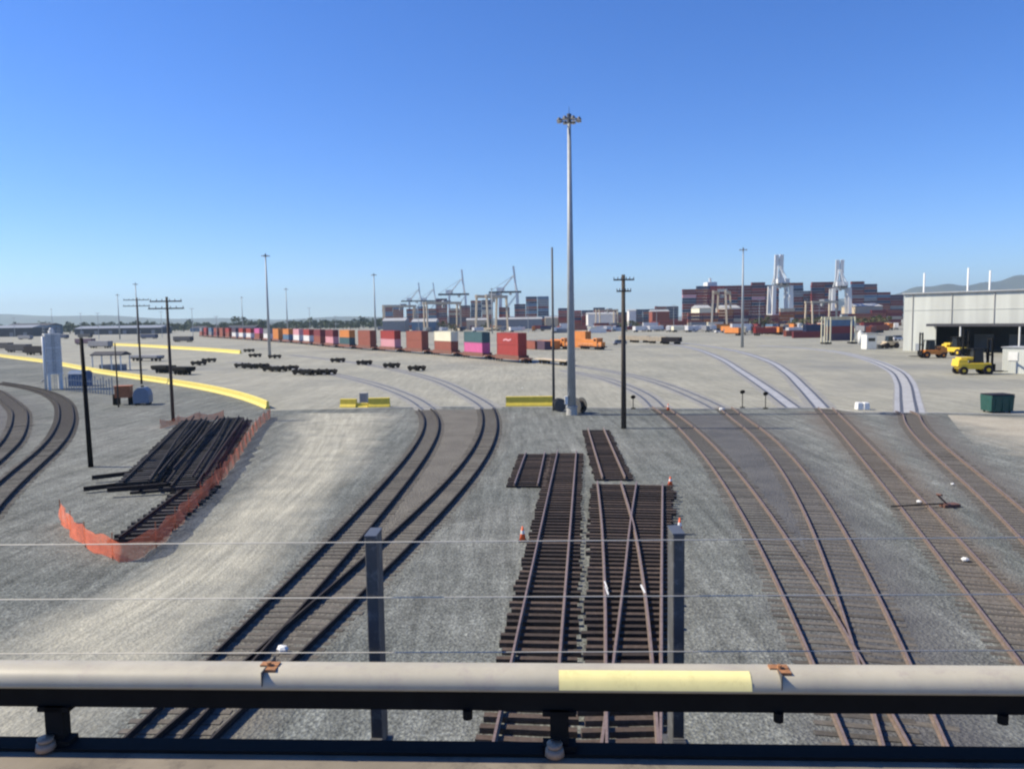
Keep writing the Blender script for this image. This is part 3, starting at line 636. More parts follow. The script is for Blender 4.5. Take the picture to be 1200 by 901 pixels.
# low dark bogies -------------------------------------------------------------
def bogie_proto():
    t = thing('rail_bogie', '', 'rail bogie', (0, 0, 0), 0, 'dark rail bogies left on the yard')
    for s in (-1, 1):
        b = MB(); b.bar((-1.25, s*.95, .62), (1.25, s*.95, .62), .16, .34); b.box((0, s*.95, .42), (.7, .2, .3)); b.build('side_frame', 'dark', t)
    b = MB(); b.box((0, 0, .68), (.5, 1.9, .26)); b.build('bolster', 'dark', t)
    for x in (-.88, .88):
        b = MB(); b.cyl((x, -.85, .46), (x, .85, .46), .09, n=8)
        for s in (-1, 1): b.cyl((x, s*.70, .46), (x, s*.80, .46), .46, n=16)
        b.build('wheelset', 'raildark', t)
    return t
BOG = bogie_proto(); first = True
BPX = [(284.5, 431, 'leftmost of the front row by the far barrier end'), (294, 432, 'second in the front row by the far barrier end'), (306, 431.5, 'third in the front row, below the left lamp mast'), (318, 435, 'fourth in the front row, just right of the left lamp mast'),
       (327, 435.5, 'fifth in the front row'), (340, 434, 'sixth in the front row, set slightly back'), (354, 439, 'seventh in the front row'), (364, 439.5, 'eighth in the front row, nearest the yellow blocks'), (375, 439, 'ninth in the front row'), (384, 439, 'last at the right end of the front row'),
       (292, 412.5, 'alone at the right tip of the far yellow barrier'), (299, 418.5, 'alone just in front of the far barrier tip'), (322, 420, 'alone at the foot of the left lamp mast'), (396, 424.5, 'first of the spaced row before the train'), (427, 427.5, 'second of the spaced row before the train'), (459, 431, 'third of the spaced row before the train'), (488.5, 434.5, 'last of the spaced row before the train'),
       (233, 428, 'far left alone below the far yellow barrier'), (245, 424.5, 'near the middle of the far yellow barrier')]
for px, py, lab in BPX:
    o = BOG if first else dup(BOG); first = False
    o.location = G(px, py); o.rotation_euler = (0, 0, R(-28) + random.uniform(-.15, .15)); o['label'] = 'low dark rail bogie, ' + lab; o.scale = (1.25, 1.25, 1.3)

# ------------------------------------------------------------------ containers, well cars
CMESH = {}
def cbody(m, L=12.19, Hc=2.9):
    """corrugated box body between the frame posts"""
    key = (m, L, Hc)
    if key in CMESH: return CMESH[key]
    W = 2.44; b = MB(); n = 36
    def wall(p, q, nrm):
        o = len(b.v)
        for i in range(n + 1):
            for k in (0, 1):
                e = Vector(p).lerp(Vector(q), (i + .5*k*0)/n) + Vector(nrm)*(-.10 if i % 2 else -.012)
                b.v.append((e.x, e.y, .16)); b.v.append((e.x, e.y, Hc - .12)) if k == 0 else b.v.pop()
        for i in range(n): b.f.append((o+2*i, o+2*i+2, o+2*i+3, o+2*i+1)); b.m.append(0)
    wall((-L/2, -W/2, 0), (L/2, -W/2, 0), (0, -1, 0)); wall((L/2, W/2, 0), (-L/2, W/2, 0), (0, 1, 0)); wall((-L/2, W/2, 0), (-L/2, -W/2, 0), (-1, 0, 0))
    b.box((0, 0, Hc - .06), (L - .04, W - .04, .07)); b.box((0, 0, .1), (L - .04, W - .04, .1))
    CMESH[key] = b.mesh('body', m); return CMESH[key]
def cframe(m, L=12.19, Hc=2.9):
    key = ('f', m, L, Hc)
    if key in CMESH: return CMESH[key]
    W = 2.44; b = MB(); e = .08
    for x in (-1, 1):
        for y in (-1, 1): b.box((x*(L/2 - e), y*(W/2 - e), Hc/2), (.16, .16, Hc - .002))
    for y in (-1, 1):
        for z in (.075, Hc - .055): b.box((0, y*(W/2 - e + .003), z), (L - .32, .15, .11))
    for x in (-1, 1):
        for z in (.08, Hc - .06): b.box((x*(L/2 - e + .003), 0, z), (.15, W - .32, .12))
    CMESH[key] = b.mesh('frame', m); return CMESH[key]
def cdoor(m, L=12.19, Hc=2.9):
    key = ('d', m, L, Hc)
    if key in CMESH: return CMESH[key]
    W = 2.44; b = MB()
    for y in (-1, 1):
        b.box((L/2 - .07, y*(W/4 - .04), Hc/2), (.06, W/2 - .12, Hc - .3))
        for k in (.28, .72): b.cyl((L/2 - .02, y*k*W/2*.9, .2), (L/2 - .02, y*k*W/2*.9, Hc - .2), .03, n=6)
    CMESH[key] = b.mesh('door', m); return CMESH[key]
def child(name, me, parent):
    o = bpy.data.objects.new(name, me); col.objects.link(o); o.parent = parent; return o
def container(loc, rz, m, label, group, L=12.19, Hc=2.9):
    t = thing('shipping_container', label, 'container', loc, rz, group)
    child('body', cbody(m, L, Hc), t); child('frame', cframe(m, L, Hc), t); child('door', cdoor(m, L, Hc), t); return t
def well_proto(m='wellrust'):
    t = thing('well_car', '', 'well car', (0, 0, 0), 0, 'well cars of the container train')
    b = MB()
    for s in (-1, 1): b.box((0, s*1.36, 1.25), (13.6, .16, 1.1))
    b.box((0, 0, 1.44), (13.4, 2.5, .16)); b.build('well', m, t)
    for s in (-1, 1):
        b = MB(); b.box((s*8.0, 0, 1.1), (2.5, 2.5, .3)); b.bar((s*6.7, 0, .9), (s*9.6, 0, 1.0), .5, .35); b.cyl((s*9.6, 0, .95), (s*10.1, 0, .95), .14, n=8); b.build('end_platform', m, t)
        g_ = MB(); g_.box((s*8.2, 0, .62), (2.3, 2.0, .3)); g_ = g_.build('bogie', 'dark', t)
        for dx in (-.85, .85):
            b = MB(); b.cyl((s*8.2 + dx, -.7, .46), (s*8.2 + dx, .7, .46), .08, n=6)
            for y in (-.75, .75): b.cyl((s*8.2 + dx, y - .06, .46), (s*8.2 + dx, y + .06, .46), .45, n=12)
            b.build('wheelset', 'raildark', g_)
    return t
TPX = [0, -40, -75, -110, -141, -169, -193, -210, -224, -237, -248, -261, -273, -284, -295, -305, -314, -322, -330, -337, -344, -350, -356, -361]
TP = [Vector((0, 195, 0))]
for q_ in TPX[1:]:
    k_ = q_/F; p_ = TP[-1]; A_ = 1 + k_*k_; B_q = -2*(p_.y + k_*p_.x); C_ = p_.x**2 + p_.y**2 - 21.8**2; d_ = B_q*B_q - 4*A_*C_
    y_ = (-B_q + math.sqrt(max(d_, 0)))/(2*A_); TP.append(Vector((k_*y_, y_, 0)))
TP = [(TP[max(i-1, 0)] + TP[i]*2 + TP[min(i+1, 23)])/4 if 0 < i < 23 else TP[i] for i in range(24)]
def TDIR(i): return (TP[min(i+1, 23)] - TP[max(i-1, 0)]).normalized()
T0 = TP[0]; TD = (TP[1] - TP[0]).normalized(); TRZ = math.atan2(-TD.y, -TD.x)   # +x of a container (its doors) points towards us
cars = [('red', 'red'), ('pink', 'teal'), ('brown', 'ccream'), ('brown', 'brown'), ('palepink', 'red'), ('brown', 'brown'), ('teal', 'corange'), ('palepink', 'maroon'), ('brown', 'maroon'), ('cwhite', 'red'), ('cwhite', 'palepink'),
        ('cblue', 'corange'), ('corange', 'corange'), ('cwhite', 'cgrey'), ('brown', 'pink'), ('cwhite', 'red'), ('cwhite', 'red'), ('cwhite', 'purple'), ('brown', 'red'), ('brown', 'brown'), ('maroon', 'brown'), ('cgrey', 'cblue'), ('maroon', 'red'), ('brown', 'cgrey')]
CN = dict(red='red', pink='magenta', brown='rusty brown', teal='dark teal', ccream='cream', palepink='faded pink', maroon='maroon', corange='orange', cblue='slate blue', cwhite='white', cgrey='grey', purple='dull purple', navy='navy', beige='beige', rust='rusty orange')
ORD = ['nearest', 'second', 'third', 'fourth', 'fifth', 'sixth', 'seventh', 'eighth', 'ninth', 'tenth', 'eleventh', 'twelfth', 'thirteenth', 'fourteenth', 'fifteenth', 'sixteenth', 'seventeenth', 'eighteenth', 'nineteenth', 'twentieth', 'twenty-first', 'twenty-second', 'twenty-third', 'last']
WELL = well_proto()
for i, (lo, hi) in enumerate(cars):
    p = TP[i]; d_ = TDIR(i); TRZ_ = math.atan2(-d_.y, -d_.x); o = WELL if i == 0 else dup(WELL)
    o.location = p; o.rotation_euler = (0, 0, TRZ_)
    o['label'] = f'rusty well car under the {ORD[i]} double stack from the near end of the train'
    container(p + Vector((0, 0, 1.55)), TRZ_, lo, f'{CN[lo]} container, bottom of the {ORD[i]} double stack from the train near end', 'containers on the double-stack train')
    c = container(p + Vector((0, 0, 4.46)), TRZ_, hi, f'{CN[hi]} container, top of the {ORD[i]} double stack from the train near end', 'containers on the double-stack train')
    if i == 0:
        b = MB(); b.sweep([Vector((-2.2, -1.235, 1.0)), Vector((-.6, -1.235, 1.25)), Vector((.8, -1.235, 1.0)), Vector((2.4, -1.235, 1.3))], [(-.02, -.22), (.02, -.22), (.02, .22), (-.02, .22)]); b.build('pale_marking', 'palepink', c)
# empty flat car and bogies at the head of the train
def flat_car(loc, rz, label, L=18.0, m='beige', name='flat_car'):
    t = thing(name, label, 'flat car', loc, rz, 'flat cars in the yard')
    b = MB(); b.box((0, 0, 1.15), (L, 2.7, .22)); b.box((0, 0, .95), (L*.7, .5, .3)); b.build('deck', m, t)
    for s in (-1, 1):
        g_ = MB(); g_.box((s*(L/2 - 2.5), 0, .68), (2.3, 2.0, .3)); g_ = g_.build('bogie', 'dark', t)
        for dx in (-.85, .85):
            b = MB(); b.cyl((s*(L/2 - 2.5) + dx, -.7, .46), (s*(L/2 - 2.5) + dx, .7, .46), .08, n=6)
            for y in (-.75, .75): b.cyl((s*(L/2 - 2.5) + dx, y - .06, .46), (s*(L/2 - 2.5) + dx, y + .06, .46), .45, n=12)
            b.build('wheelset', 'raildark', g_)
    return t
flat_car(T0 - TD*19.5 + Vector((1.5, 3, 0)), TRZ, 'empty beige flat car coupled to the near end of the container train', 15)
# orange train behind
def loco(loc, rz, label, L=17.0):
    t = thing('locomotive', label, 'locomotive', loc, rz, 'orange locomotives behind the train'); t.scale = (.86,)*3
    b = MB(); b.box((0, 0, 1.15), (L, 2.9, .35)); b.build('frame', 'black', t)
    b = MB(); b.box((-1.8, 0, 2.65), (L - 7.0, 2.0, 2.6)); b.build('hood', 'corange', t, bevel=.12)
    c = MB(); c.box((L/2 - 4.3, 0, 2.95), (2.7, 2.9, 3.25)); c = c.build('cab', 'corange', t, bevel=.12)
    for y in (-1, 1): b = MB(); b.box((L/2 - 4.3, y*1.46, 3.75), (1.7, .03, .8)); b.build('window', 'glass', c)
    b = MB(); b.box((L/2 - 1.7, 0, 2.2), (2.4, 1.9, 1.7)); b.build('nose', 'corange', t, bevel=.12)
    b = MB()
    for y in (-1, 1):
        b.bar((-L/2 + .3, y*1.4, 2.3), (L/2 - .3, y*1.4, 2.3), .05)
        for k in range(9): x = -L/2 + .4 + k*(L - .8)/8; b.bar((x, y*1.4, 1.3), (x, y*1.4, 2.3), .05)
    b.build('handrail', 'white', t)
    for s in (-1, 1):
        b = MB(); b.box((s*(L/2 - 3.2), 0, .65), (4.0, 2.2, .5))
        for dx in (-1.4, 0, 1.4):
            for y in (-.8, .8): b.cyl((s*(L/2 - 3.2) + dx, y - .07, .5), (s*(L/2 - 3.2) + dx, y + .07, .5), .5, n=14)
        b.build('bogie', 'dark', t)
    return t
loco(G(694, 409.5), TRZ, 'orange locomotive with a tall cab parked right of the lamp mast')
loco(G(657, 409), TRZ, 'orange locomotive parked between the slim pole and the lamp mast')
for px, py, m, z, lab in ((621, 409, 'brown', .1, 'rusty brown container set down behind the near end of the train'), (632, 409.5, 'purple', .1, 'dull purple container beside the slim pole behind the train'), (643, 409, 'corange', .1, 'orange container seen just past the slim pole'),
                          (679, 407, 'corange', .1, 'orange container stacked lowest behind the orange locomotive cab'), (679, 407, 'corange', 3.01, 'orange container stacked highest behind the orange locomotive cab')):
    container(G(px, py) + Vector((0, 0, z)), TRZ, m, lab, 'containers set down behind the train')
# beige gondolas
def gondola(loc, rz, m, label):
    t = thing('gondola_car', label, 'gondola car', loc, rz, 'low gondola cars on the far line'); b = MB(); L = 7.5
    for s in (-1, 1): b.box((0, s*1.35, 1.9), (L, .12, 1.7)); b.box((s*(L/2 - .06), 0, 1.9), (.12, 2.58, 1.696))
    b.box((0, 0, 1.05), (L - .1, 2.6, .2))
    for k in range(6):
        for s in (-1, 1): b.box((-L/2 + .6 + k*(L - 1.2)/5, s*1.45, 1.9), (.12, .1, 1.6))
    b.build('body', m, t)
    for s in (-1, 1):
        b = MB()
        for dx in (-.7, .7):
            for y in (-.75, .75): b.cyl((s*2.3 + dx, y - .06, .46), (s*2.3 + dx, y + .06, .46), .45, n=12)
        b.box((s*2.3, 0, .7), (2, 1.9, .3)); b.build('bogie', 'dark', t)
for px, py, m, lab in ((736, 401, 'beige', 'small pale beige gondola car partly behind the dark timber pole'), (751, 401.5, 'beige', 'beige gondola car, middle one of three on the far line'), (771, 402.5, 'beige', 'beige gondola car coupled behind the black one'), (787, 403.5, 'black', 'black gondola car at the right end of the beige row')):
    gondola(G(px, py), R(-34), m, lab)

# ------------------------------------------------------------------ warehouse on the right
A = G(1058, 411); B_ = G(1200, 414.5); dW = (B_ - A).normalized(); LW = 95.0; hW = height(A, 345); rzW = math.atan2(dW.y, dW.x)
wh = thing('warehouse', 'long pale green ribbed warehouse with a deep dark loading bay and canopy', 'warehouse', A, rzW)
nin = Vector((-dW.y, dW.x, 0)) if Vector((-dW.y, dW.x, 0)).dot(A) > 0 else Vector((dW.y, -dW.x, 0)); sy = 1 if nin.dot(Vector((-math.sin(rzW), math.cos(rzW), 0))) > 0 else -1
s1 = 9.0; zo = 7.3; D = 45
b = MB(); b.box((LW/2, sy*.2, (zo + hW)/2), (LW, .4, hW - zo)); b.box((s1/2, sy*.2, zo/2 - .001), (s1, .4, zo)); b.build('front_wall', 'clad', wh)
b = MB(); b.box((.2, sy*(D/2 + .4), hW/2), (.4, D, hW)); b.build('side_wall', 'clad', wh); b = MB(); b.box((LW - .2, sy*(D/2 + .4), hW/2), (.4, D, hW)); b.build('side_wall', 'clad', wh)
b = MB(); b.box((LW/2, sy*(D/2), hW + .15), (LW + .6, D + 1.4, .3)); b.build('roof', 'roofpale', wh)
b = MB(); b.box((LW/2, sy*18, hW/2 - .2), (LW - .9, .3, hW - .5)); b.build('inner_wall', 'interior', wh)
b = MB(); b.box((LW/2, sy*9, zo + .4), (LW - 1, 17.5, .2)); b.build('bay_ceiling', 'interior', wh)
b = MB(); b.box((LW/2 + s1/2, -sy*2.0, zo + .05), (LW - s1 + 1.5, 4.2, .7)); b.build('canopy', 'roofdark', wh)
for k in range(6):
    b = MB(); b.cyl((s1 + 8 + k*14, -sy*3.8, 0), (s1 + 8 + k*14, -sy*3.8, zo - .3), .22, n=10); b.build('canopy_post', 'white', wh)
for k in range(4):
    b = MB(); b.box((s1 + 5 + k*9, sy*17.7, 2.2), (5, .2, 4.4)); b.build('loading_door', 'cgrey', wh)
for k in range(9):
    x = 2.5 + k*10.5; z0 = .1 if x < s1 else zo + .5; b = MB(); b.cyl((x, -sy*.12, z0), (x, -sy*.12, hW - .1), .12, n=8); b.build('downpipe', 'concrete', wh)
b = MB(); b.box((LW/2, -sy*.06, zo + 4.2), (LW, .1, .16)); b.build('cladding_joint', 'clad', wh)
b = MB(); b.box((LW/2, -sy*.45, hW - .02), (LW, .25, .25)); b.build('gutter', 'concrete', wh)
b = MB(); b.box((s1*.45, -sy*.03, 1.05), (1.0, .06, 2.1)); b.build('door', 'greybox', wh)
# annexe in front of the bay at the right edge
P = G(1174, 437); t = thing('dock_office', 'low pale green dock office cut off by the right edge', 'building', P, rzW)
b = MB(); b.box((6, sy*2.5, 2.25), (12, 5, 4.5)); b.build('wall', 'clad', t); b = MB(); b.box((6, sy*2.5, 4.56), (12.4, 5.4, .12)); b.build('roof', 'roofpale', t)
b = MB(); b.box((1.7, -sy*.06, 3.0), (1.5, .12, 1.5)); b.build('notice_board', 'white', t)
# forklifts
def forklift(loc, rz, m, label, k=1.0, group='forklifts by the warehouse'):
    t = thing('forklift', label, 'forklift', loc, rz, group); t.scale = (k,)*3
    b = MB(); b.box((-.3, 0, 1.05), (3.6, 1.9, .75)); b.box((-1.75, 0, 1.45), (1.3, 1.9, .9), top=(.8, .95)); b.build('chassis', m, t, bevel=.08)
    b = MB(); b.box((-1.2, 0, 1.95), (1.6, 1.5, .35)); b.build('engine_cover', m, t, bevel=.08)
    b = MB()
    for x, y in ((-.5, -.8), (-.5, .8), (1.0, -.8), (1.0, .8)): b.bar((x, y, 1.4), (x*.9, y*.95, 3.1), .10)
    b.box((.22, 0, 3.13), (1.7, 1.75, .10)); b.build('cab_guard', 'dark', t)
    b = MB(); b.box((.15, 0, 2.2), (1.1, 1.4, 1.7), top=(.85, .95)); b.build('cab_glass', 'glass', t)
    b = MB(); b.box((.1, 0, 1.55), (.6, .6, .3)); b.box((-.2, 0, 1.95), (.18, .6, .7)); b.build('seat', 'black', t, bevel=.05)
    b = MB()
    for y in (-.5, .5): b.box((1.75, y, 2.35), (.22, .18, 4.3))
    for z in (.9, 2.4, 4.3): b.box((1.75, 0, z), (.18, .82, .18))
    b.box((1.92, 0, .9), (.1, 1.8, .8)); b.build('lifting_mast', 'dark', t)
    for y in (-.45, .45): b = MB(); b.box((2.75, y, .35), (1.7, .16, .09)); b.build('fork', 'dark', t)
    for x, r in ((-1.7, .5), (1.15, .6)):
        for y in (-.85, .85):
            o = MB(); o.cyl((x, y - .2, r), (x, y + .2, r), r, n=18); o = o.build('wheel', 'black', t); b = MB(); b.cyl((x, y - .22, r), (x, y + .22, r), r*.38, n=12); b.build('rim', m, o)
    return t
forklift(G(1142, 438.5), R(-6), 'machine', 'large yellow forklift facing right in front of the dark bay', 1.42)
forklift(G(1091, 419.5), R(176), 'orange', 'orange forklift with its black mast raised to the left near the warehouse corner', 1.35)
forklift(G(1121, 417), R(-75), 'machine', 'yellow forklift farther back, facing out of the bay', 1.5)
# green skip
q = G(1168, 483); t = thing('rubbish_skip', 'dark green rubbish skip standing at the kerb on the right', 'skip', q, R(4))
b = MB(); b.box((0, 0, 1.05), (2.5, 1.7, 1.7), top=(1.04, 1.12)); b.build('body', 'green', t, bevel=.03)
for s in (-1, 1): b = MB(); b.box((s*.66, -.02, 1.98), (1.24, 1.9, .09)); b.build('lid', 'black', t)
b = MB()
for x in (-.8, 0, .8): b.box((x, -.92, 1.0), (.1, .1, 1.5))
b.box((0, -.97, 1.75), (2.55, .1, .1)); b.build('rib', 'green', t)
for x in (-1.0, 1.0):
    for y in (-.6, .6): b = MB(); b.cyl((x, y - .05, .12), (x, y + .05, .12), .12, n=10); b.build('caster', 'black', t)

# ------------------------------------------------------------------ left yard: white tower, sheds
q = G(64.5, 456); t = thing('sand_tower', 'pale boxy tower on legs with a white cap, left yard', 'tower', q, R(38)); hT = height(q, 391); t.scale = (.82, .82, 1)
for x in (-1.1, 1.1):
    for y in (-1.1, 1.1): b = MB(); b.box((x, y, 1.35), (.55, .55, 2.7)); b.build('leg', 'white', t)
b = MB(); b.box((0, 0, 2.7 + (hT - 2.7)/2), (2.9, 2.9, hT - 2.7)); b.build('bin', 'towergrey', t, bevel=.06)
for z in (.0, .33, .66, 1.0): b = MB(); b.box((0, 0, 2.75 + (hT - 2.85)*z), (3.06, 3.06, .16)); b.build('band', 'white', t)
b = MB(); b.cyl((-1.75, -1.2, .1), (-1.75, -1.2, hT - .4), .28, n=12); b.build('riser_pipe', 'white', t, True)
b = MB()
for x, y in ((-1.4, -1.4), (1.4, -1.4), (1.4, 1.4), (-1.4, 1.4)): b.bar((x, y, hT), (x, y, hT + 1.0), .06); 
for z in (.5, 1.0):
    for p_, q_ in (((-1.4, -1.4), (1.4, -1.4)), ((1.4, -1.4), (1.4, 1.4)), ((1.4, 1.4), (-1.4, 1.4)), ((-1.4, 1.4), (-1.4, -1.4))): b.bar((*p_, hT + z), (*q_, hT + z), .05)
b.build('guard_rail', 'galv', t)
b = MB(); b.box((1.46, 0, hT*.62), (.06, 1.0, hT*.5)); b.build('panel', 'greybox', t)
b = MB(); b.cyl((0, 0, hT), (0, 0, hT + .5), .6, .6, 14); b.cyl((0, 0, hT + .5), (0, 0, hT + 1.0), .6, .2, 14); b.build('cap', 'white', t, True)
b = MB()
for s in (-.22, .22): b.bar((s, -1.56, .1), (s, -1.56, hT + .9), .06)
for k in range(int(hT/.4)): b.bar((-.22, -1.56, .3 + k*.4), (.22, -1.56, .3 + k*.4), .04)
b.build('ladder', 'galv', t)
b = MB(); b.cyl((-1.5, .6, 2.0), (-2.3, .6, 1.4), .14, n=10); b.cyl((-1.2, .6, 2.6), (-1.5, .6, 2.0), .14, n=10); b.build('spout', 'greybox', t)
q = G(95, 452); t = thing('blue_shelter', 'blue tarpaulin shelter behind the steel pickets right of the pale tower', 'shelter', q, R(-8)); b = MB()
b.box((0, 0, 1.1), (3.0, 2.4, 2.2)); b.build('tarpaulin_wall', 'blue', t); b = MB(); b.sweep([Vector((-1.6, 0, 2.2)), Vector((1.6, 0, 2.2))], [(-1.35, 0), (1.35, 0), (.7, .5), (0, .65), (-.7, .5)]); b.build('roof', 'blue', t)
t = thing('picket_fence', 'row of thin steel pickets between the pale tower and the thin dark pole', 'fence', G(78, 458)); o0 = G(78, 458)
fp = [G(78, 458).lerp(G(132, 463), i/17) - o0 for i in range(18)]
for i, p in enumerate(fp): b = MB(); b.cyl(p, p + Vector((0, 0, 2.3 + .25*(i % 3))), .075, n=8); b.build('picket', 'bluebox', t)
b = MB()
for z in (.7, 1.9):
    for a, c in zip(fp[:-1], fp[1:]): b.bar(a + Vector((0, 0, z)), c + Vector((0, 0, z)), .06)
b.build('rail', 'bluebox', t)
q = G(146, 474); t = thing('equipment_cabinet', 'rusty orange equipment cabinet on dark legs left of the rounded grey tank', 'cabinet', q, R(12))
b = MB(); b.box((0, 0, 1.75), (2.0, 1.5, 1.5)); b.build('cabinet_body', 'rust', t, bevel=.06); b = MB(); b.box((0, 0, 2.56), (2.2, 1.7, .12)); b.build('lid', 'rust', t)
for x in (-.8, .8):
    for y in (-.55, .55): b = MB(); b.box((x, y, .5), (.3, .25, 1.0)); b.build('leg', 'dark', t)
b = MB(); b.cyl((-1.15, -.4, .05), (-1.15, -.4, 1.5), .22, n=10); b.build('side_cylinder', 'dark', t, True)
q = G(168, 474); t = thing('storage_tank', 'blue grey round-topped tank casting a shadow beside the orange cabinet', 'tank', q, R(10))
b = MB(); b.sweep([Vector((0, -1, .25)), Vector((0, 1, .25))], [(-1, 0), (1, 0), (1.05, 1.1), (.85, 1.75), (.4, 2.15), (-.4, 2.15), (-.85, 1.75), (-1.05, 1.1)]); b.build('shell', 'bluebox', t, bevel=.05)
b = MB(); b.box((-.7, 0, .12), (.2, 2.0, .25)); b.box((.7, 0, .12), (.2, 2.0, .25)); b.build('skid', 'dark', t)
b = MB(); b.cyl((0, 0, 2.38), (0, 0, 2.6), .2, n=12); b.build('filler_cap', 'dark', t)
q = G(131, 434); t = thing('open_shed', 'low dark-roofed open shed beyond the long yellow barrier', 'shed', q, R(-4)); hs = 3.9
b = MB(); b.sweep([Vector((-3.9, 0, hs)), Vector((3.9, 0, hs))], [(-2.2, -.25), (2.2, -.25), (2.2, .0), (0, .7), (-2.2, .0)]); b.build('roof', 'roofdark', t)
for x in (-3.5, -1.2, 1.2, 3.5):
    for y in (-1.9, 1.9): b = MB(); b.box((x, y, hs/2 - .1), (.2, .2, hs - .2)); b.build('post', 'white', t)
b = MB(); b.box((0, .6, .7), (6, 1.6, 1.4)); b.build('bench_block', 'cgrey', t)

# ------------------------------------------------------------------ vehicles, trailers and clutter in the middle distance
def trailer_proto(m):
    t = thing('box_trailer', '', 'trailer', (0, 0, 0), 0, 'box trailers parked in the far lot')
    b = MB(); b.box((0, 0, 2.6), (14.2, 2.5, 2.8)); b.build('body', m, t, bevel=.05)
    for x in (-5.6, -4.4):
        b = MB(); b.cyl((x, -1.0, .5), (x, 1.0, .5), .09, n=6)
        for y in (-1.0, 1.0): b.cyl((x, y - .15, .5), (x, y + .15, .5), .5, n=12)
        b.build('axle', 'black', t)
    b = MB(); b.box((-5, 0, 1.0), (3, 1.2, .35)); b.box((4.4, -.8, .6), (.15, .15, 1.2)); b.box((4.4, .8, .6), (.15, .15, 1.2)); b.build('undercarriage', 'dark', t)
    return t
def truck_proto(m):
    t = thing('road_tractor', '', 'truck', (0, 0, 0), 0, 'road tractors in the middle distance')
    b = MB(); b.box((0, 0, .85), (6.2, 1.0, .35)); b.build('chassis', 'dark', t)
    c = MB(); c.box((1.6, 0, 2.2), (2.4, 2.4, 2.4), top=(.8, .95)); c = c.build('cab', m, t, bevel=.12); b = MB(); b.box((2.72, 0, 2.6), (.12, 2.0, .8)); b.build('windscreen', 'glass', c)
    b = MB(); b.box((3.2, 0, 1.45), (1.3, 1.8, 1.1)); b.build('bonnet', m, t, bevel=.12)
    for x in (-2.3, -1.1, 2.7):
        for y in (-1, 1): b = MB(); b.cyl((x, y - .16, .52), (x, y + .16, .52), .52, n=12); b.build('wheel', 'black', t)
    return t
def car_proto(m):
    t = thing('parked_car', '', 'car', (0, 0, 0), 0, 'cars parked in the far lot')
    b = MB(); b.box((0, 0, .68), (4.6, 1.8, .7), top=(.95, .93)); b.build('body', m, t, bevel=.12); b = MB(); b.box((-.2, 0, 1.28), (2.6, 1.6, .58), top=(.7, .85)); b.build('cabin', 'glass', t, bevel=.08)
    for x in (-1.45, 1.45):
        for y in (-.8, .8): b = MB(); b.cyl((x, y - .12, .33), (x, y + .12, .33), .33, n=12); b.build('wheel', 'black', t)
    return t
TR = {m: trailer_proto(m) for m in ('cwhite', 'cgrey', 'ccream')}; TK = {m: truck_proto(m) for m in ('cwhite', 'red', 'cblue')}; CA = {m: car_proto(m) for m in ('cwhite', 'cgrey', 'red', 'navy')}
used = set()
def put(proto, px, py, rz, label, k=1.0):
    o = proto if proto.name not in used else dup(proto); used.add(proto.name); o.location = G(px, py); o.rotation_euler = (0, 0, rz); o['label'] = label; o.scale = (k,)*3
    return o
rnd = random.Random(3)
for i, (px, py, m) in enumerate(((750, 389, 'cwhite'), (757, 388, 'cgrey'), (765, 388.5, 'cwhite'), (773, 388, 'cwhite'), (785, 389, 'cwhite'), (791, 388, 'cwhite'), (797, 389, 'ccream'), (804, 388, 'cwhite'), (811, 389, 'cwhite'), (820, 388, 'cwhite'), (827, 389, 'cgrey'), (834, 388, 'cwhite'), (866, 389, 'cwhite'), (876, 389.5, 'cwhite'),
                                 (694, 389, 'ccream'), (703, 388, 'cwhite'), (712, 388.5, 'cwhite'), (720, 388, 'cwhite'), (936, 385, 'cwhite'), (946, 386, 'cgrey'), (960, 385, 'cwhite'), (973, 386, 'cwhite'), (1040, 385, 'ccream'), (1050, 386, 'cwhite'), (655, 390, 'cwhite'), (606, 389, 'cwhite'), (590, 389, 'cgrey'), (560, 389, 'cwhite'), (520, 389, 'cwhite'), (500, 389, 'ccream'))):
    where = 'right of the dark timber pole' if 735 < px < 845 else 'behind the near end of the train' if px < 670 else 'left of the dark timber pole' if px < 735 else 'before the warehouse corner' if px > 1000 else 'left of the white end-on crane' if px < 900 else 'right of the white end-on crane'
    put(TR[m], px, py, R(60) + rnd.uniform(-.5, .5), f'{CN[m]} box trailer parked in the far lot {where}', 1.0)
for px, py, m, rz, lab in ((909, 391, 'cwhite', 250, 'white road tractor seen from the front right of the far lamp mast'), (946, 391, 'red', 200, 'red road tractor among the containers below the yellow gantry'), (921, 390, 'cwhite', 200, 'white road tractor beside the grey container left of the gantry'), (772, 387.5, 'cblue', 20, 'blue road tractor before the white trailers')):
    put(TK[m], px, py, R(rz), lab, 1.15)
for px, py, m, lab in ((843, 390, 'cwhite', 'white car parked right of the row of white trailers'), (726, 404, 'cgrey', 'grey car parked just left of the dark timber pole'), (858, 389, 'navy', 'navy car parked below the far lamp mast'), (812, 389, 'cwhite', 'white car parked before the trailer row'), (712, 389, 'red', 'red car left of the dark timber pole'), (895, 392, 'cgrey', 'grey car right of the far lamp mast'), (1052, 399, 'cwhite', 'white car beside the warehouse corner')):
    put(CA[m], px, py, R(rnd.uniform(-20, 20)), lab, 1.25)
for m, D_ in ((TR, None), (TK, None), (CA, None)):
    for o in m.values():
        if o.name not in used:
            for ch in list(o.children_recursive): bpy.data.objects.remove(ch)
            bpy.data.objects.remove(o)
GS = 'containers standing in the pale row under the far cranes'
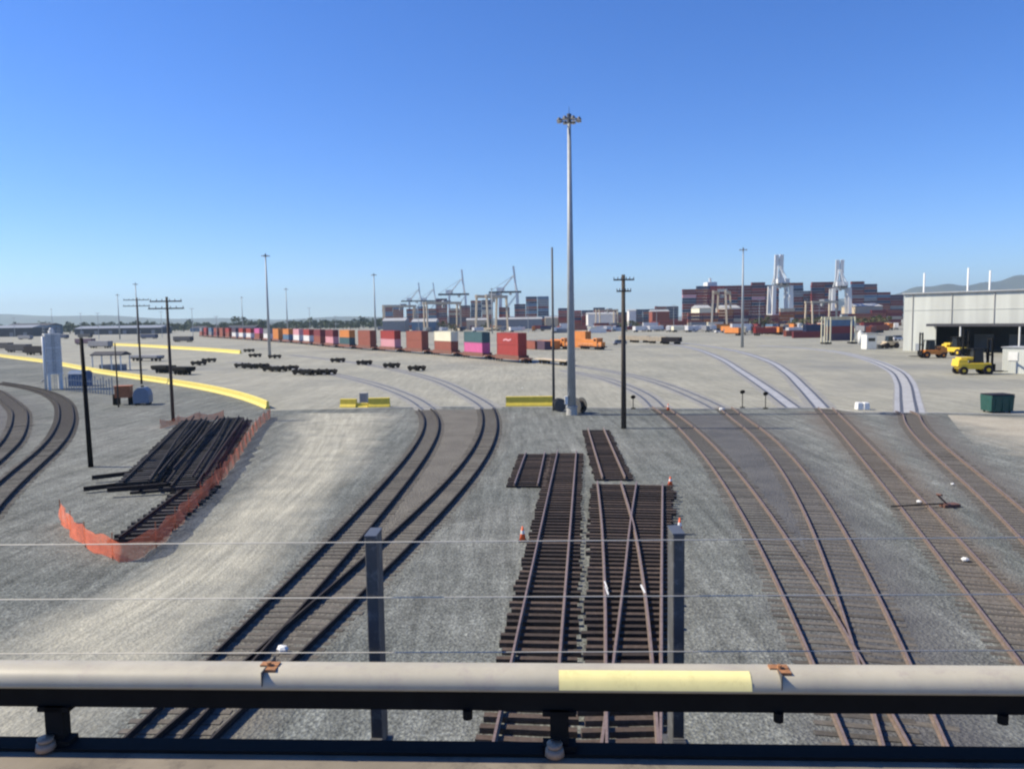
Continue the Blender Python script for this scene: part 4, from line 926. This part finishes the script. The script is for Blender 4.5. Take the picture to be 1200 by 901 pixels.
for i, (px, m) in enumerate(((664, 'cwhite'), (686, 'brown'), (705, 'cwhite'), (724, 'cgrey'), (744, 'maroon'), (762, 'cwhite'), (781, 'brown'), (800, 'cwhite'), (818, 'maroon'), (838, 'ccream'))):
    side = 'left' if px < 730 else 'right'
    container(G(px, 386.5), R(8), m, f'{CN[m]} container on the ground in the pale row {side} of the dark timber pole', GS)
    if i % 3 != 1: container(G(px, 386.5) + Vector((0, 0, 2.9)), R(8), ('cwhite', 'brown', 'maroon', 'cgrey', 'ccream')[i % 5], f'{CN[("cwhite", "brown", "maroon", "cgrey", "ccream")[i % 5]]} container raised in the pale row {side} of the dark timber pole', GS)
GM = 'containers standing on the ground in the middle distance'
for px, py, m, rz, z, lab in ((922, 392, 'cgrey', -20, 0, 'grey container right of the white tractor'), (933, 394, 'brown', 10, 0, 'rusty brown container left of the yellow gantry'), (955, 394, 'navy', 15, 0, 'navy container left of the yellow gantry foot, lower'), (955, 394, 'navy', 15, 2.9, 'navy container left of the yellow gantry foot, upper'),
                              (984, 399, 'purple', 10, 0, 'dull purple container under the yellow gantry, bottom of three'), (984, 399, 'maroon', 10, 2.9, 'maroon container under the yellow gantry, middle of three'), (984, 399, 'cblue', 10, 5.8, 'slate blue container under the yellow gantry, top of three'),
                              (1022, 390, 'maroon', 10, 2.9, 'maroon container stacked above the pale booth'), (1022, 390, 'cgrey', 10, 0, 'grey container behind the pale booth'), (945, 396, 'maroon', -5, 0, 'maroon container lying in front of the navy pair'),
                              (700, 390, 'cwhite', 5, 0, 'white container behind the orange locomotive'), (722, 388, 'cwhite', 5, 0, 'white container just left of the dark timber pole'), (660, 390, 'cgrey', 5, 0, 'grey container seen past the lamp mast foot'), (565, 384, 'corange', 5, 0, 'orange container behind the teal container of the train'), (548, 383, 'cwhite', 5, 0, 'white container behind the cream container of the train'), (592, 384, 'cwhite', 5, 0, 'white container behind the red near end of the train'), (860, 391, 'cgrey', 12, 0, 'grey container at the foot of the far lamp mast'), (868, 391, 'cwhite', 12, 2.9, 'white container raised beside the far lamp mast')):
    container(G(px, py) + Vector((0, 0, z)), R(rz), m, lab, GM)
CLUT = [(x, 390.5 + (i*7 % 4)*.9) for i, x in enumerate(range(852, 978, 9))] + [(x, 390 + (i % 3)*1.2) for i, x in enumerate(range(1000, 1054, 11))] + [(x, 387 + (i % 3)*.8) for i, x in enumerate(range(446, 740, 9))] + [(x, 386.5 + (i % 2)*.8) for i, x in enumerate(range(850, 1050, 8))]
crnd = random.Random(11)
def flat_trailer():
    t = thing('chassis_trailer', '', 'trailer', (0, 0, 0), 0, 'container trailers waiting across the yard'); b = MB(); b.box((0, 0, 1.15), (13, .9, .3)); b.box((5.5, 0, 1.25), (.4, 2.4, .2)); b.box((-6, 0, 1.25), (.4, 2.4, .2)); b.build('chassis', 'dark', t)
    for x in (-5.2, -3.9):
        b = MB(); b.cyl((x, -1.1, .5), (x, 1.1, .5), .09, n=6)
        for y in (-1.0, 1.0): b.cyl((x, y - .2, .5), (x, y + .2, .5), .5, n=10)
        b.build('axle', 'black', t)
    return t
FT = {}
for i, (px, py) in enumerate(CLUT):
    if i % 5 == 3: continue
    m = crnd.choice(['cwhite', 'brown', 'maroon', 'cgrey', 'beige', 'cblue', 'cwhite', 'corange', 'ccream', 'navy', 'red']); rz = R(crnd.choice((10, 65, 100)) + crnd.uniform(-15, 15)); zone = 'behind the container train' if px < 645 else 'behind the orange locomotives' if px < 745 else 'in front of the right-hand docks'
    if m not in FT:
        t = flat_trailer(); child('load', cbody(m), t).location = (0, 0, 1.35); FT[m] = t
    else: t = dup(FT[m])
    t.location = G(px + crnd.uniform(-3, 3), py); t.rotation_euler = (0, 0, rz); t['label'] = f'{CN[m]} container on a trailer {zone}'
# beige rubber-tyred stacking gantries
def rtg(px, ytop, Y, rz, label, m='beige'):
    X = (px - 600)/F*Y; hz_ = HZ - (px - 600)*math.tan(ROLL); hh = H + (hz_ - ytop)/F*Y; t = thing('stacking_gantry', label, 'gantry', Vector((X, Y, 0)), rz, 'stacking gantries among the far containers'); t.scale = (hh/21,)*3
    for x in (-12, 12):
        for y in (-4, 4): b = MB(); b.bar((x, y, 1.2), (x, y*.8, 19), 1.0, 1.0); b.build('leg', m, t)
        b = MB(); b.box((x, 0, 1.4), (1.6, 12, 1.2)); b.build('sill_beam', m, t)
        for y in (-5, 5): b = MB(); b.cyl((x - .5, y, .9), (x + .5, y, .9), .9, n=12); b.build('wheel', 'black', t)
    b = MB()
    for y in (-3.2, 3.2): b.box((0, y, 19.6), (26, 1.1, 1.6))
    b.build('girder', m, t); b = MB(); b.box((3, 0, 20.7), (5, 5, 1.4)); b.box((1, 0, 17.5), (2, 2, 2.2)); b.build('trolley', 'greybox', t)
for px, yt, Y, rz, lab in ((470, 357, 760, .3, 'beige stacking gantry at the left end of the far docks'), (520, 353, 700, .4, 'beige stacking gantry left of the first large crane'), (578, 345, 700, 1.1, 'tall beige stacking gantry between the two large cranes'), (712, 362, 760, .5, 'beige stacking gantry left of the dark timber pole'),
                           (846, 340, 640, 1.2, 'beige stacking gantry in front of the maroon block'), (962, 352, 600, .4, 'beige stacking gantry between the two white end-on cranes')):
    rtg(px, yt, Y, rz, lab)
# yellow gantry, booth, tank
q = G(985, 403); t = thing('yellow_gantry', 'pale yellow portal gantry over a stack of dark containers', 'gantry', q, R(4)); hg = height(q, 371)
for x in (-6.5, -4.4, 4.6):
    for y in (-1.2, 1.2): b = MB(); b.box((x, y, hg/2), (.36, .36, hg)); b.build('leg', 'cream', t)
b = MB(); b.box((-1, 0, hg - .25), (12.4, .5, .5)); b.box((-1, 1.2, hg - .9), (12, .3, .4)); b.build('beam', 'cream', t)
for x in (-5.4, 4.6): b = MB(); b.box((x, 0, .4), (2.6, 3.4, .5)); b.build('sill', 'dark', t)
b = MB(); b.box((1, 0, hg + .35), (2.2, 1.6, .7)); b.build('trolley', 'greybox', t)
q = G(1018, 409); t = thing('gate_booth', 'pale grey booth left of the warehouse corner', 'booth', q, R(6)); hb = height(q, 391)
b = MB(); b.box((0, 0, hb/2), (3.2, 3, hb)); b.build('wall', 'white', t, bevel=.05); b = MB(); b.box((0, 0, hb + .1), (3.8, 3.6, .2)); b.build('roof', 'roofpale', t); b = MB(); b.box((0, -1.52, hb*.62), (2.2, .04, 1.0)); b.build('window', 'glass', t)
q = G(1008, 404); b = MB(); b.cyl((0, 0, 0), (0, 0, 4.3), .8, .8, 16); b.cyl((0, 0, 4.3), (0, 0, 4.9), .8, .2, 16); o = b.build('white_silo', 'white', None, True); o.location = q; tag(o, 'small white upright silo just left of the pale booth', 'silo')
q = G(1041, 408); t = thing('wheel_loader', 'beige wheel loader parked against the warehouse corner', 'loader', q, R(190))
b = MB(); b.box((-.6, 0, 1.5), (4.2, 2.4, 1.2)); b.build('body', 'beige', t, bevel=.1); b = MB(); b.box((-.2, 0, 2.9), (1.8, 1.8, 1.7), top=(.85, .85)); b.build('cab', 'glass', t, bevel=.08)
b = MB(); b.bar((1.3, 0, 1.6), (3.4, 0, .8), 1.2, .35); b.build('arm', 'beige', t); b = MB(); b.box((3.9, 0, .7), (1.1, 2.8, 1.1), top=(1.3, 1)); b.build('bucket', 'postdark', t)
for x in (-1.9, 1.3):
    for y in (-1.15, 1.15): b = MB(); b.cyl((x, y - .3, .85), (x, y + .3, .85), .85, n=16); b.build('wheel', 'black', t)

# ------------------------------------------------------------------ dockside: container blocks, ship, cranes
FB = {}; FAR_CAP = [205]; REST = {}
def far_container(loc, m, label, group):
    if m not in FB:
        b = MB(); b.box((0, 0, 1.3), (12.0, 2.36, 2.44))
        for x in (-1, 1):
            for y in (-1, 1): b.box((x*6.02, y*1.14, 1.3), (.16, .16, 2.56))
        for x in (-4, -2, 0, 2, 4): b.box((x, 0, 1.3), (.4, 2.44, 2.3))
        FB[m] = b.mesh('shipping_container', m)
    if FAR_CAP[0] <= 0: REST.setdefault(m, []).append(Vector(loc)); return
    FAR_CAP[0] -= 1
    o = bpy.data.objects.new('shipping_container', FB[m]); col.objects.link(o); o.location = loc; o.rotation_euler = (0, 0, rnd.uniform(-.01, .01)); return tag(o, label, 'container', group)
def block(x0, x1, Y, tops, pal, where, zb=0.0):
    """columns of containers standing at depth Y between photo columns x0..x1"""
    X0, X1 = (x0 - 600)/F*Y, (x1 - 600)/F*Y; n = max(1, round((X1 - X0)/12.5))
    for i in range(n):
        X = X0 + 6.2 + i*12.5; yt = tops[min(int(i*len(tops)/n), len(tops)-1)]
        top = H + ((HZ - (proj((X, Y, H))[0] - 600)*math.tan(ROLL)) - yt)/F*Y
        k = int((top - zb)/2.62)
        for j in range(max(1, k)):
            m = rnd.choice(pal); far_container((X + rnd.uniform(-.1, .1), Y + rnd.choice((0, 0, .5)), zb + j*2.61), m, f'{CN[m]} container stacked {where}', 'containers stacked ' + where)
PR = ['maroon', 'maroon', 'maroon', 'red', 'maroon', 'purple', 'brown', 'palepink', 'maroon', 'navy']
PD_ = ['purple', 'maroon', 'brown', 'maroon', 'cgrey', 'cblue', 'purple', 'navy']
block(800, 905, 700, [336, 334, 333, 333, 332, 331, 332], PR, 'in the broad far block left of the white end-on crane', 6)
block(925, 950, 720, [331, 338], PD_, 'just right of the first white end-on crane', 6)
block(950, 976, 715, [329, 329], PR, 'between the two white end-on cranes', 6)
block(996, 1057, 730, [330, 331, 340, 344], PD_ + ['maroon', 'maroon'], 'far behind the warehouse corner', 4)
block(806, 1050, 630, [364, 362, 366, 361, 363, 365, 362], ['brown', 'brown', 'maroon', 'beige', 'rust', 'purple'], 'in the low row before the right-hand docks')
block(450, 478, 900, [357, 356], ['brown', 'maroon', 'brown', 'cblue'], 'at the left end of the far docks')
block(513, 531, 850, [349], ['maroon', 'purple', 'brown'], 'left of the largest crane on the left')
block(540, 563, 860, [356, 352], PD_, 'under the first large crane')
block(478, 513, 880, [360, 358, 361], ['brown', 'maroon', 'purple', 'cblue'], 'below the small far cranes')
block(586, 604, 870, [360], ['brown', 'maroon', 'red', 'navy'], 'at the foot of the second large crane')
block(528, 542, 890, [361], ['brown', 'maroon', 'beige', 'navy'], 'at the foot of the first large crane')
block(566, 586, 840, [350, 345], ['brown', 'beige', 'purple', 'navy'], 'between the two large cranes')
block(604, 641, 830, [354, 347, 347], PD_, 'right of the second large crane')
block(655, 735, 820, [361, 363, 360, 362, 363], ['brown', 'maroon', 'red', 'navy'], 'in the low row behind the lamp mast', 0)
block(740, 800, 810, [360, 362, 358, 357], ['maroon', 'brown', 'purple', 'navy'], 'in the low row right of the dark timber pole', 0)
ms = sorted(REST); b = MB()
for i, m in enumerate(ms):
    for p in REST[m]:
        b.box(p + Vector((0, 0, 1.3)), (12.0, 2.36, 2.44), mi=i)
        for x in (-4, -2, 0, 2, 4): b.box(p + Vector((x, 0, 1.3)), (.4, 2.44, 2.3), mi=i)
if ms: o = struct(b.build('far_containers', ms), 'stuff'); tag(o, 'mass of small far containers along the docks left of centre', 'containers')
# low ship's hull and bridge under the broad block
sh = thing('container_ship', 'dark hull and white bridge of a ship loaded with maroon containers', 'ship', Vector((195, 722, 0)))
b = MB(); b.box((0, 12, 3), (115, 26, 6), top=(1.04, 1)); b.build('hull', 'maroon', sh); b = MB(); b.box((-5, 14, 22), (9, 16, 40)); b.build('bridge', 'white', sh); b = MB(); b.box((-5, 14, 44), (2, 2, 4)); b.build('radar_post', 'white', sh)
# gantry cranes
def crane(loc, rz, k, label, heavy=0.0):
    t = thing('harbour_crane', label, 'crane', loc, rz, 'harbour cranes at the far docks'); t.scale = (k,)*3
    for x in (-11, 11):
        for y in (-9, 9): b = MB(); b.bar((x, y, 0), (x*.92, y*.9, 42), 1.7 + heavy, 1.7 + heavy); b.build('leg', 'white' if heavy else 'craneblue', t)
    b = MB()
    for y in (-9, 9): b.bar((-11, y, 13), (11, y, 13), 1.2, 1.6); b.bar((-11, y, 13.6), (10, y*.92, 41), .7, .7)
    for x in (-11, 11): b.bar((x, -9, 13), (x, 9, 13), 1.2, 1.6); b.bar((x*.92, -8.2, 41.5), (x*.92, 8.2, 41.5), 1.4, 1.8)
    b.build('portal_beam', 'craneblue', t)
    b = MB()
    for y in (-3, 3): b.bar((-24, y, 43.2), (15, y, 43.2), 1.2, 2.2)
    for x in range(-24, 16, 6): b.bar((x, -3, 43.2), (x, 3, 43.2), .6, .8)
    b.build('girder', 'postdark', t)
    b = MB()
    for y in (-3, 3): b.bar((10, y*2, 44), (6, y*.4, 63), 1.1, 1.1); b.bar((-10, y*2, 44), (6, y*.4, 63), .9, .9)
    b.build('top_frame', 'craneblue', t)
    b = MB()
    for y in (-2.5, 2.5): b.bar((9, y, 44.5), (6, y, 74), 1.3 + heavy, 1.8 + heavy)
    for z in (50, 56, 62, 68): b.bar((9 - (z - 44.5)*.1, -2.5, z), (9 - (z - 44.5)*.1, 2.5, z), .6, .6)
    b.build('boom', 'white' if heavy else 'craneblue', t)
    b = MB(); b.bar((6, 0, 63), (6.5, 0, 71), .5, .5); b.bar((6, 0, 63), (-22, 0, 45), .5, .5); b.build('stay', 'craneblue', t)
    b = MB(); b.box((-10, 0, 46.5), (9, 6 + 3*heavy, 4.5)); b.build('machine_house', 'white', t)
    b = MB(); b.box((2, 0, 40.8), (3, 2.6, 2.6)); b.build('cab', 'white', t)
def crane_at(px, ytop, Y, rz, label, heavy=0.0, top=74):
    X = (px - 600)/F*Y; hz = HZ - (px - 600)*math.tan(ROLL); hh = H + (hz - ytop)/F*Y; crane(Vector((X, Y, 0)), rz, hh/top, label, heavy)
crane_at(538, 317, 900, R(4), 'pale harbour crane with raised boom, left of the two largest', .7)
crane_at(598, 313, 880, R(-4), 'pale harbour crane with raised boom, right of the two largest', .7)
crane_at(489, 332, 1250, R(2), 'small far harbour crane left of its twin')
crane_at(506, 332, 1270, R(2), 'small far harbour crane right of its twin')
crane_at(914, 299, 640, R(84), 'white harbour crane seen end-on beside the broad maroon block', 1.8)
crane_at(984, 305, 650, R(76), 'white harbour crane seen end-on nearer the warehouse', 1.8)
# low sheds and far buildings
def shed(x0, x1, yt, Y, m, rm, label, dep=30):
    X0, X1 = (x0 - 600)/F*Y, (x1 - 600)/F*Y; hz = HZ - ((x0+x1)/2 - 600)*math.tan(ROLL); h = max(3.5, H + (hz - yt)/F*Y)
    t = thing('dock_shed', label, 'building', Vector(((X0+X1)/2, Y, 0)), 0, 'low sheds across the docks'); W = X1 - X0
    b = MB(); b.box((0, dep/2, h/2), (W, dep, h)); b.build('wall', m, t)
    b = MB(); b.sweep([Vector((-W/2 - .5, dep/2, h)), Vector((W/2 + .5, dep/2, h))], [(-dep/2 - .6, 0), (dep/2 + .6, 0), (0, dep*.09)]); b.build('roof', rm, t)
    for k in range(max(2, int(W/14))):
        b = MB(); b.box((-W/2 + (k + .5)*W/max(2, int(W/14)), -.06, min(2.2, h*.35)), (4, .12, min(4.4, h*.7))); b.build('door', 'cgrey', t)
shed(1004, 1034, 359, 640, 'beige', 'roofpale', 'beige low shed left of the warehouse corner')
shed(850, 868, 361, 660, 'cwhite', 'roofpale', 'small white shed in front of the maroon block')
shed(820, 834, 361, 660, 'ccream', 'roofpale', 'cream hut in front of the maroon block')
shed(690, 722, 368, 780, 'cwhite', 'roofpale', 'long white shed behind the orange locomotive', 20)
shed(738, 746, 364, 760, 'cwhite', 'roofpale', 'small white shed just right of the dark timber pole', 14)
shed(765, 785, 365, 760, 'brown', 'roofpale', 'reddish low shed right of the dark timber pole', 18)
shed(450, 476, 376, 720, 'cgrey', 'roofpale', 'grey shed below the left end of the far docks')
shed(484, 512, 377, 700, 'cblue', 'roofpale', 'bluish shed below the small far cranes')
shed(548, 572, 375, 760, 'beige', 'roofpale', 'beige shed below the largest cranes, left one of two', 20)
shed(584, 636, 374, 780, 'cgrey', 'roofpale', 'long grey shed below the largest cranes, right one of two', 20)
shed(640, 690, 372, 820, 'beige', 'roofpale', 'long beige shed behind the lamp mast', 20)
shed(-40, 40, 384.5, 800, 'roofdark', 'greybox', 'low grey shed at the far left edge')
shed(10, 60, 381.5, 950, 'cblue', 'roofdark', 'bluish shed far beyond the white tower')
shed(90, 190, 384.5, 860, 'roofdark', 'greybox', 'long grey shed beyond the utility poles')
shed(225, 300, 384, 1000, 'cblue', 'roofdark', 'bluish shed behind the far end of the train')
# strings of far wagons at the left
GW = 'dark wagons standing on the far left lines'
def wagon(px, py, L, m, label, h=2.6):
    t = thing('goods_wagon', label, 'wagon', G(px, py), R(-26), GW); b = MB(); b.box((0, 0, 1.0 + h/2), (L, 2.8, h)); b.build('body', m, t, bevel=.05)
    b = MB(); b.box((0, 0, .85), (L, 2.2, .25)); b.build('running_gear', 'dark', t)
    for s in (-1, 1):
        for dx in (-.8, .8):
            x = s*(L/2 - 2) + dx; b = MB(); b.cyl((x, -.7, .46), (x, .7, .46), .08, n=6)
            for y in (-.75, .75): b.cyl((x, y - .06, .46), (x, y + .06, .46), .45, n=10)
            b.build('wheelset', 'dark', t)
for px, py, L, m, lab in ((44, 416, 12, 'black', 'black wagon just left of the white tower beyond the yellow barrier'), (22, 413, 14, 'roofdark', 'dark low wagon at the left beyond the yellow barrier'), (2, 410, 14, 'roofdark', 'dark low wagon at the far left edge'), (100, 404, 14, 'purple', 'dull purple wagon beyond the leaning black pole'), (118, 408, 14, 'cgrey', 'grey wagon above the open shed'),
                          (30, 398, 16, 'cgrey', 'grey wagon on the far line left of the white tower'), (72, 397, 16, 'navy', 'navy wagon behind the top of the white tower'), (100, 396, 16, 'roofdark', 'dark wagon on the far line above the leaning black pole'), (175, 397, 16, 'navy', 'navy wagon between the two crossarmed poles'), (172, 423, 12, 'cgrey', 'grey wagon left of the crossarmed pole'), (215, 401, 14, 'roofdark', 'dark wagon right of the crossarmed pole'),
                          (192, 437, 5, 'dark', 'low dark wagon left of the crossarmed pole'), (214, 439, 5, 'dark', 'low dark wagon right of the crossarmed pole')):
    wagon(px, py, L, m, lab, .7 if py > 420 else 2.4)
# thin far light poles
for i, px in enumerate((20, 98, 118, 192, 228, 256, 365, 395, 492, 620, 770, 790, 835, 890, 960, 1030)):
    Y = rnd.uniform(480, 800); hh = rnd.uniform(14, 24); b = MB(); b.cyl((0, 0, 0), (0, 0, hh), .22, .14, 8); b.bar((-1.6, 0, hh), (1.6, 0, hh), .25, .25); o = b.build('light_pole', 'galv'); o.location = ((px - 600)/F*Y, Y, 0)
    tag(o, 'thin far light pole with a short crossbar on the skyline', 'light pole', 'thin light poles on the far skyline')

# ------------------------------------------------------------------ trees and hills
def crown_mesh(seed, m, n=260, w=5.0, h=7.0, base=2.5):
    r = random.Random(seed); b = MB(); cl = [(Vector((r.gauss(0, w*.42), r.gauss(0, w*.42), base + h*r.uniform(.12, .9))), r.uniform(.9, 2.1)) for _ in range(11)]
    for i in range(n):
        c, s = r.choice(cl); d = Vector((r.gauss(0, 1), r.gauss(0, 1), r.gauss(0, .8))); d.normalize(); p = c + d*s*r.uniform(.55, 1.05)
        a = Vector((r.gauss(0, 1), r.gauss(0, 1), r.gauss(0, 1))).normalized(); e = a.orthogonal().normalized(); k = r.uniform(.35, .8); q = a.cross(e)
        b.add([p + e*k, p + q*k*.6, p - e*k*.9, p - q*k*.7], [(0, 1, 2, 3)])
    return b.mesh('crown', m)
def tree_proto(seed, m, label, group):
    t = thing('tree', label, 'tree', (0, 0, 0), 0, group); child('crown', crown_mesh(seed, m), t)
    b = MB(); b.cyl((0, 0, 0), (.1, 0, 4), .35, .2, 8); b.cyl((.1, 0, 3.6), (1.3, .4, 6.5), .16, .08, 6); b.cyl((.1, 0, 3.4), (-1.2, -.3, 6.2), .16, .08, 6); b.build('trunk', 'bark', t); return t
LB = 'dark tree in the far line of trees on the left skyline'; GT_ = 'far trees along the left skyline'
tp = [tree_proto(s, 'leaf', LB, GT_) for s in (1, 2, 3)]; ft = [0, 0, 0]
for i in range(96):
    k = i % 3; o = tp[k] if not ft[k] else dup(tp[k]); ft[k] = 1; Y = rnd.uniform(950, 1250); px = -30 + i*5.0 + rnd.uniform(-3, 3)
    o.location = ((px - 600)/F*Y, Y, 0); o.rotation_euler = (0, 0, rnd.uniform(0, 6.28)); s = rnd.uniform(.8, 1.5)*(1.5 if rnd.random() < .1 else 1); o.scale = (s*1.5, s*1.5, s)
r_ = random.Random(5); b = MB()
for i in range(5200):
    px = r_.uniform(-60, 470); Y = r_.uniform(1150, 1400); hmax = 8 + 5*math.sin(px*.09) + 4*math.sin(px*.31 + 1); z = r_.uniform(.3, max(4, hmax)); X = (px - 600)/F*Y
    a = Vector((r_.gauss(0, 1), r_.gauss(0, 1), r_.gauss(0, 1))).normalized(); e = a.orthogonal().normalized(); q = a.cross(e); k = r_.uniform(1.6, 3.4); p = Vector((X, Y, z))
    b.add([p + e*k, p + q*k*.7, p - e*k, p - q*k*.7], [(0, 1, 2, 3)])
o = struct(b.build('far_wood', 'leaf'), 'stuff'); tag(o, 'low dark band of far woodland along the left horizon', 'woodland')
LB2 = 'olive bushy tree before the dockside containers on the right'; o2 = tree_proto(9, 'leaf2', LB2, 'olive trees before the right-hand docks'); fo = 0
for px, Y, s in ((886, 600, .9), (897, 600, 1.0), (930, 590, .8), (942, 585, .9), (955, 600, .9), (1000, 520, .9), (1010, 525, .8), (1024, 530, 1.0), (1036, 520, .9), (735, 640, .8), (745, 650, .8), (728, 630, .7), (520, 700, 1.0), (530, 710, .8), (572, 690, .9)):
    o = o2 if not fo else dup(o2); fo = 1; o.location = ((px - 600)/F*Y, Y, 0); o.scale = (s*1.5, s*1.5, s); o.rotation_euler = (0, 0, px)
def hills(name, Y, x0, x1, fn, m='hill', depth=1500):
    b = MB(); n = 80
    for i in range(n + 1):
        px = x0 + (x1 - x0)*i/n; X = (px - 600)/F*Y; hz = HZ - (px - 600)*math.tan(ROLL); h = max(2, H + (hz - fn(px))/F*Y)
        for k, f in enumerate((0, .35, .7, 1, .8, 0)): b.v.append((X*(1 + k*.02), Y + depth*k/5 - depth*.6, h*f*(1 + .04*math.sin(px*.21 + k*2)) if k != 3 else h))
    for i in range(n):
        for k in range(5): b.f.append((i*6+k, (i+1)*6+k, (i+1)*6+k+1, i*6+k+1)); b.m.append(0)
    struct(b.build(name, m, None, True))
hills('hills', 7000, 960, 1420, lambda x: 352 - 26*max(0, min(1, (x - 990)/170))**.7 - 2.5*math.sin(x*.055) - 1.2*math.sin(x*.17))
hills('far_hills', 8000, -200, 700, lambda x: 376 - 5 - 2.5*math.sin(x*.012 + 1) - 1.0*math.sin(x*.05) + (x > 450)*min(6, (x - 450)*.03))

# ------------------------------------------------------------------ the bridge we stand on: deck, covered rail, cable fence
zc = H - 2.07; K0 = G(0, 777, zc); K1 = G(1200, 784, zc); dK = (K1 - K0).normalized(); rzK = math.atan2(dK.y, dK.x); Kc = G(600, 780.5, zc)
def lx(px, py=790): return (G(px, py, zc) - Kc).dot(dK)
tr = thing('covered_conductor_rail', 'grey covered rail with dark underside along the bridge edge', 'conductor rail', Kc, rzK)
CV = [(-.11, -.105), (-.118, -.085), (-.105, -.04), (-.075, -.012), (-.03, 0), (.03, 0), (.075, -.012), (.10, -.04), (.11, -.085), (.10, -.085), (.088, -.045), (.03, -.018), (-.03, -.018), (-.09, -.045), (-.1, -.09), (-.1, -.105)]
def sweepx(x0, x1, prof, n=2):
    b = MB(); b.sweep([Vector((x1 + (x0 - x1)*i/n, 0, 0)) for i in range(n + 1)], prof); return b
PXW = [(-u, v) for u, v in CV]
cv = sweepx(-9, 9, CV, 30).build('rail_cover', 'cover', tr, True)
sb = MB(); x0, x1 = lx(655), lx(880); pr = [(-.121, -.086), (-.108, -.039), (-.077, -.009), (-.045, .001)]
sb = MB(); sb.sweep([Vector((x1, 0, 0)), Vector((x0, 0, 0))], pr, closed=False); sb.build('warning_strip', 'sticker', cv, True)
for px in (308, 917):
    x = lx(px); b = MB(); b.box((x, .0, .004), (.11, .05, .012)); b.box((x + .02, -.045, -.004), (.07, .06, .018)); b.cyl((x, -.02, .0), (x, -.02, .028), .014, n=8); b.build('joint_clamp', 'clamprust', cv)
    b = MB(); b.box((x - .012, 0, -.035), (.006, .236, .085)); b.build('joint_seam', 'postdark', cv)
b = MB(); b.box((0, .02, -.19), (18, .07, .155)); b.box((0, .02, -.112), (18, .13, .016)); b.build('conductor', 'dark', tr)
for px in (545, 917, 1183):
    x = lx(px); b = MB(); b.cyl((x, -.02, -.26), (x, -.02, -.315), .03, n=8); b.build('hanger_bolt', 'dark', tr)
step_i = lx(655) - lx(45)
for i in (-1, 0, 1, 2):
    x = lx(45) + i*step_i
    st = MB(); st.box((x, .0, -.365), (.11, .08, .21)); st.box((x, -.01, -.48), (.2, .1, .03)); st.box((x, .02, -.275), (.2, .12, .03)); st = st.build('bracket', 'dark', tr)
    b = MB(); b.cyl((x - .03, -.08, -.50), (x - .03, -.08, -.46), .06, .052, 14); b.cyl((x - .03, -.08, -.46), (x - .03, -.08, -.43), .04, .048, 14); b.build('insulator', 'clay', st, True)
b = MB(); b.box((0, -.03, -.505), (18, .12, .02)); b.box((0, .038, -.57), (18, .02, .146)); o = b.build('deck_edge_shade', 'dark'); o.location = Kc; o.rotation_euler = (0, 0, rzK); tag(o, 'dark strip painting the shade of the covered rail along the deck edge', 'painted shade')  # near-black strip added to paint the cover's shade along the deck edge
b = MB(); b.box((0, -3.575, -.698), (18, 7.2, .36)); o = struct(b.build('bridge_deck', 'deck')); o.location = Kc; o.rotation_euler = (0, 0, rzK)
b = MB(); b.box((0, -1.5, -1.82), (18, 2.2, 1.95)); o = struct(b.build('bridge_girder', 'concrete')); o.location = Kc; o.rotation_euler = (0, 0, rzK)
# cable fence
zf = H - 1.60; F0 = G(0, 637, zf); F1 = G(1200, 628, zf); dF = (F1 - F0).normalized(); rzF = math.atan2(dF.y, dF.x); Fc = G(614, 633, zf)
fe = thing('cable_fence', 'grey posts and thin steel cables along the outer bridge edge', 'fence', Fc, rzF)
def fx(px): return (G(px, 633, zf) - Fc).dot(dF)
sp = fx(796.5) - fx(435)
for i in (-2.4, 0, 1, 3.4):
    x = fx(435) + i*sp
    b = MB(); b.box((x, .11, -.78), (.085, .22, 1.62)); b.build('post', 'postdark', fe, bevel=.008)
    b = MB(); b.box((x, .11, .036), (.089, .226, .012)); b.build('post_cap', 'lampgrey', fe)
    b = MB(); b.box((x, -.55, -1.55), (.09, 1.1, .12)); b.box((x, .09, -1.61), (.16, .3, .03)); b.build('bracket', 'postdark', fe)
for z in (-.002, -.415, -.83, -1.2):
    b = MB(); b.cyl((fx(435) - 2.4*sp, -.012, z), (fx(435) + 3.4*sp, -.012, z), .0042, n=6); b.build('cable', 'wire', fe, True)

# ------------------------------------------------------------------ thin sea haze over the whole plain
hz = MB(); hz.box((0, 0, 239), (33000, 33000, 480)); ho = struct(hz.build('haze', 'white'), 'stuff'); ho.data.materials.clear()
hm_ = bpy.data.materials.new('haze'); hm_.use_nodes = True; t = hm_.node_tree; t.nodes.remove(t.nodes['Principled BSDF'])
pvn = t.nodes.new('ShaderNodeVolumePrincipled'); pvn.inputs['Density'].default_value = 0.00009; pvn.inputs['Color'].default_value = (0.68, 0.88, 1.0, 1); pvn.inputs['Anisotropy'].default_value = 0.2
t.links.new(pvn.outputs[0], t.nodes['Material Output'].inputs['Volume']); ho.data.materials.append(hm_)
tag(ho, 'thin bluish haze lying over the far docks and hills', 'haze')
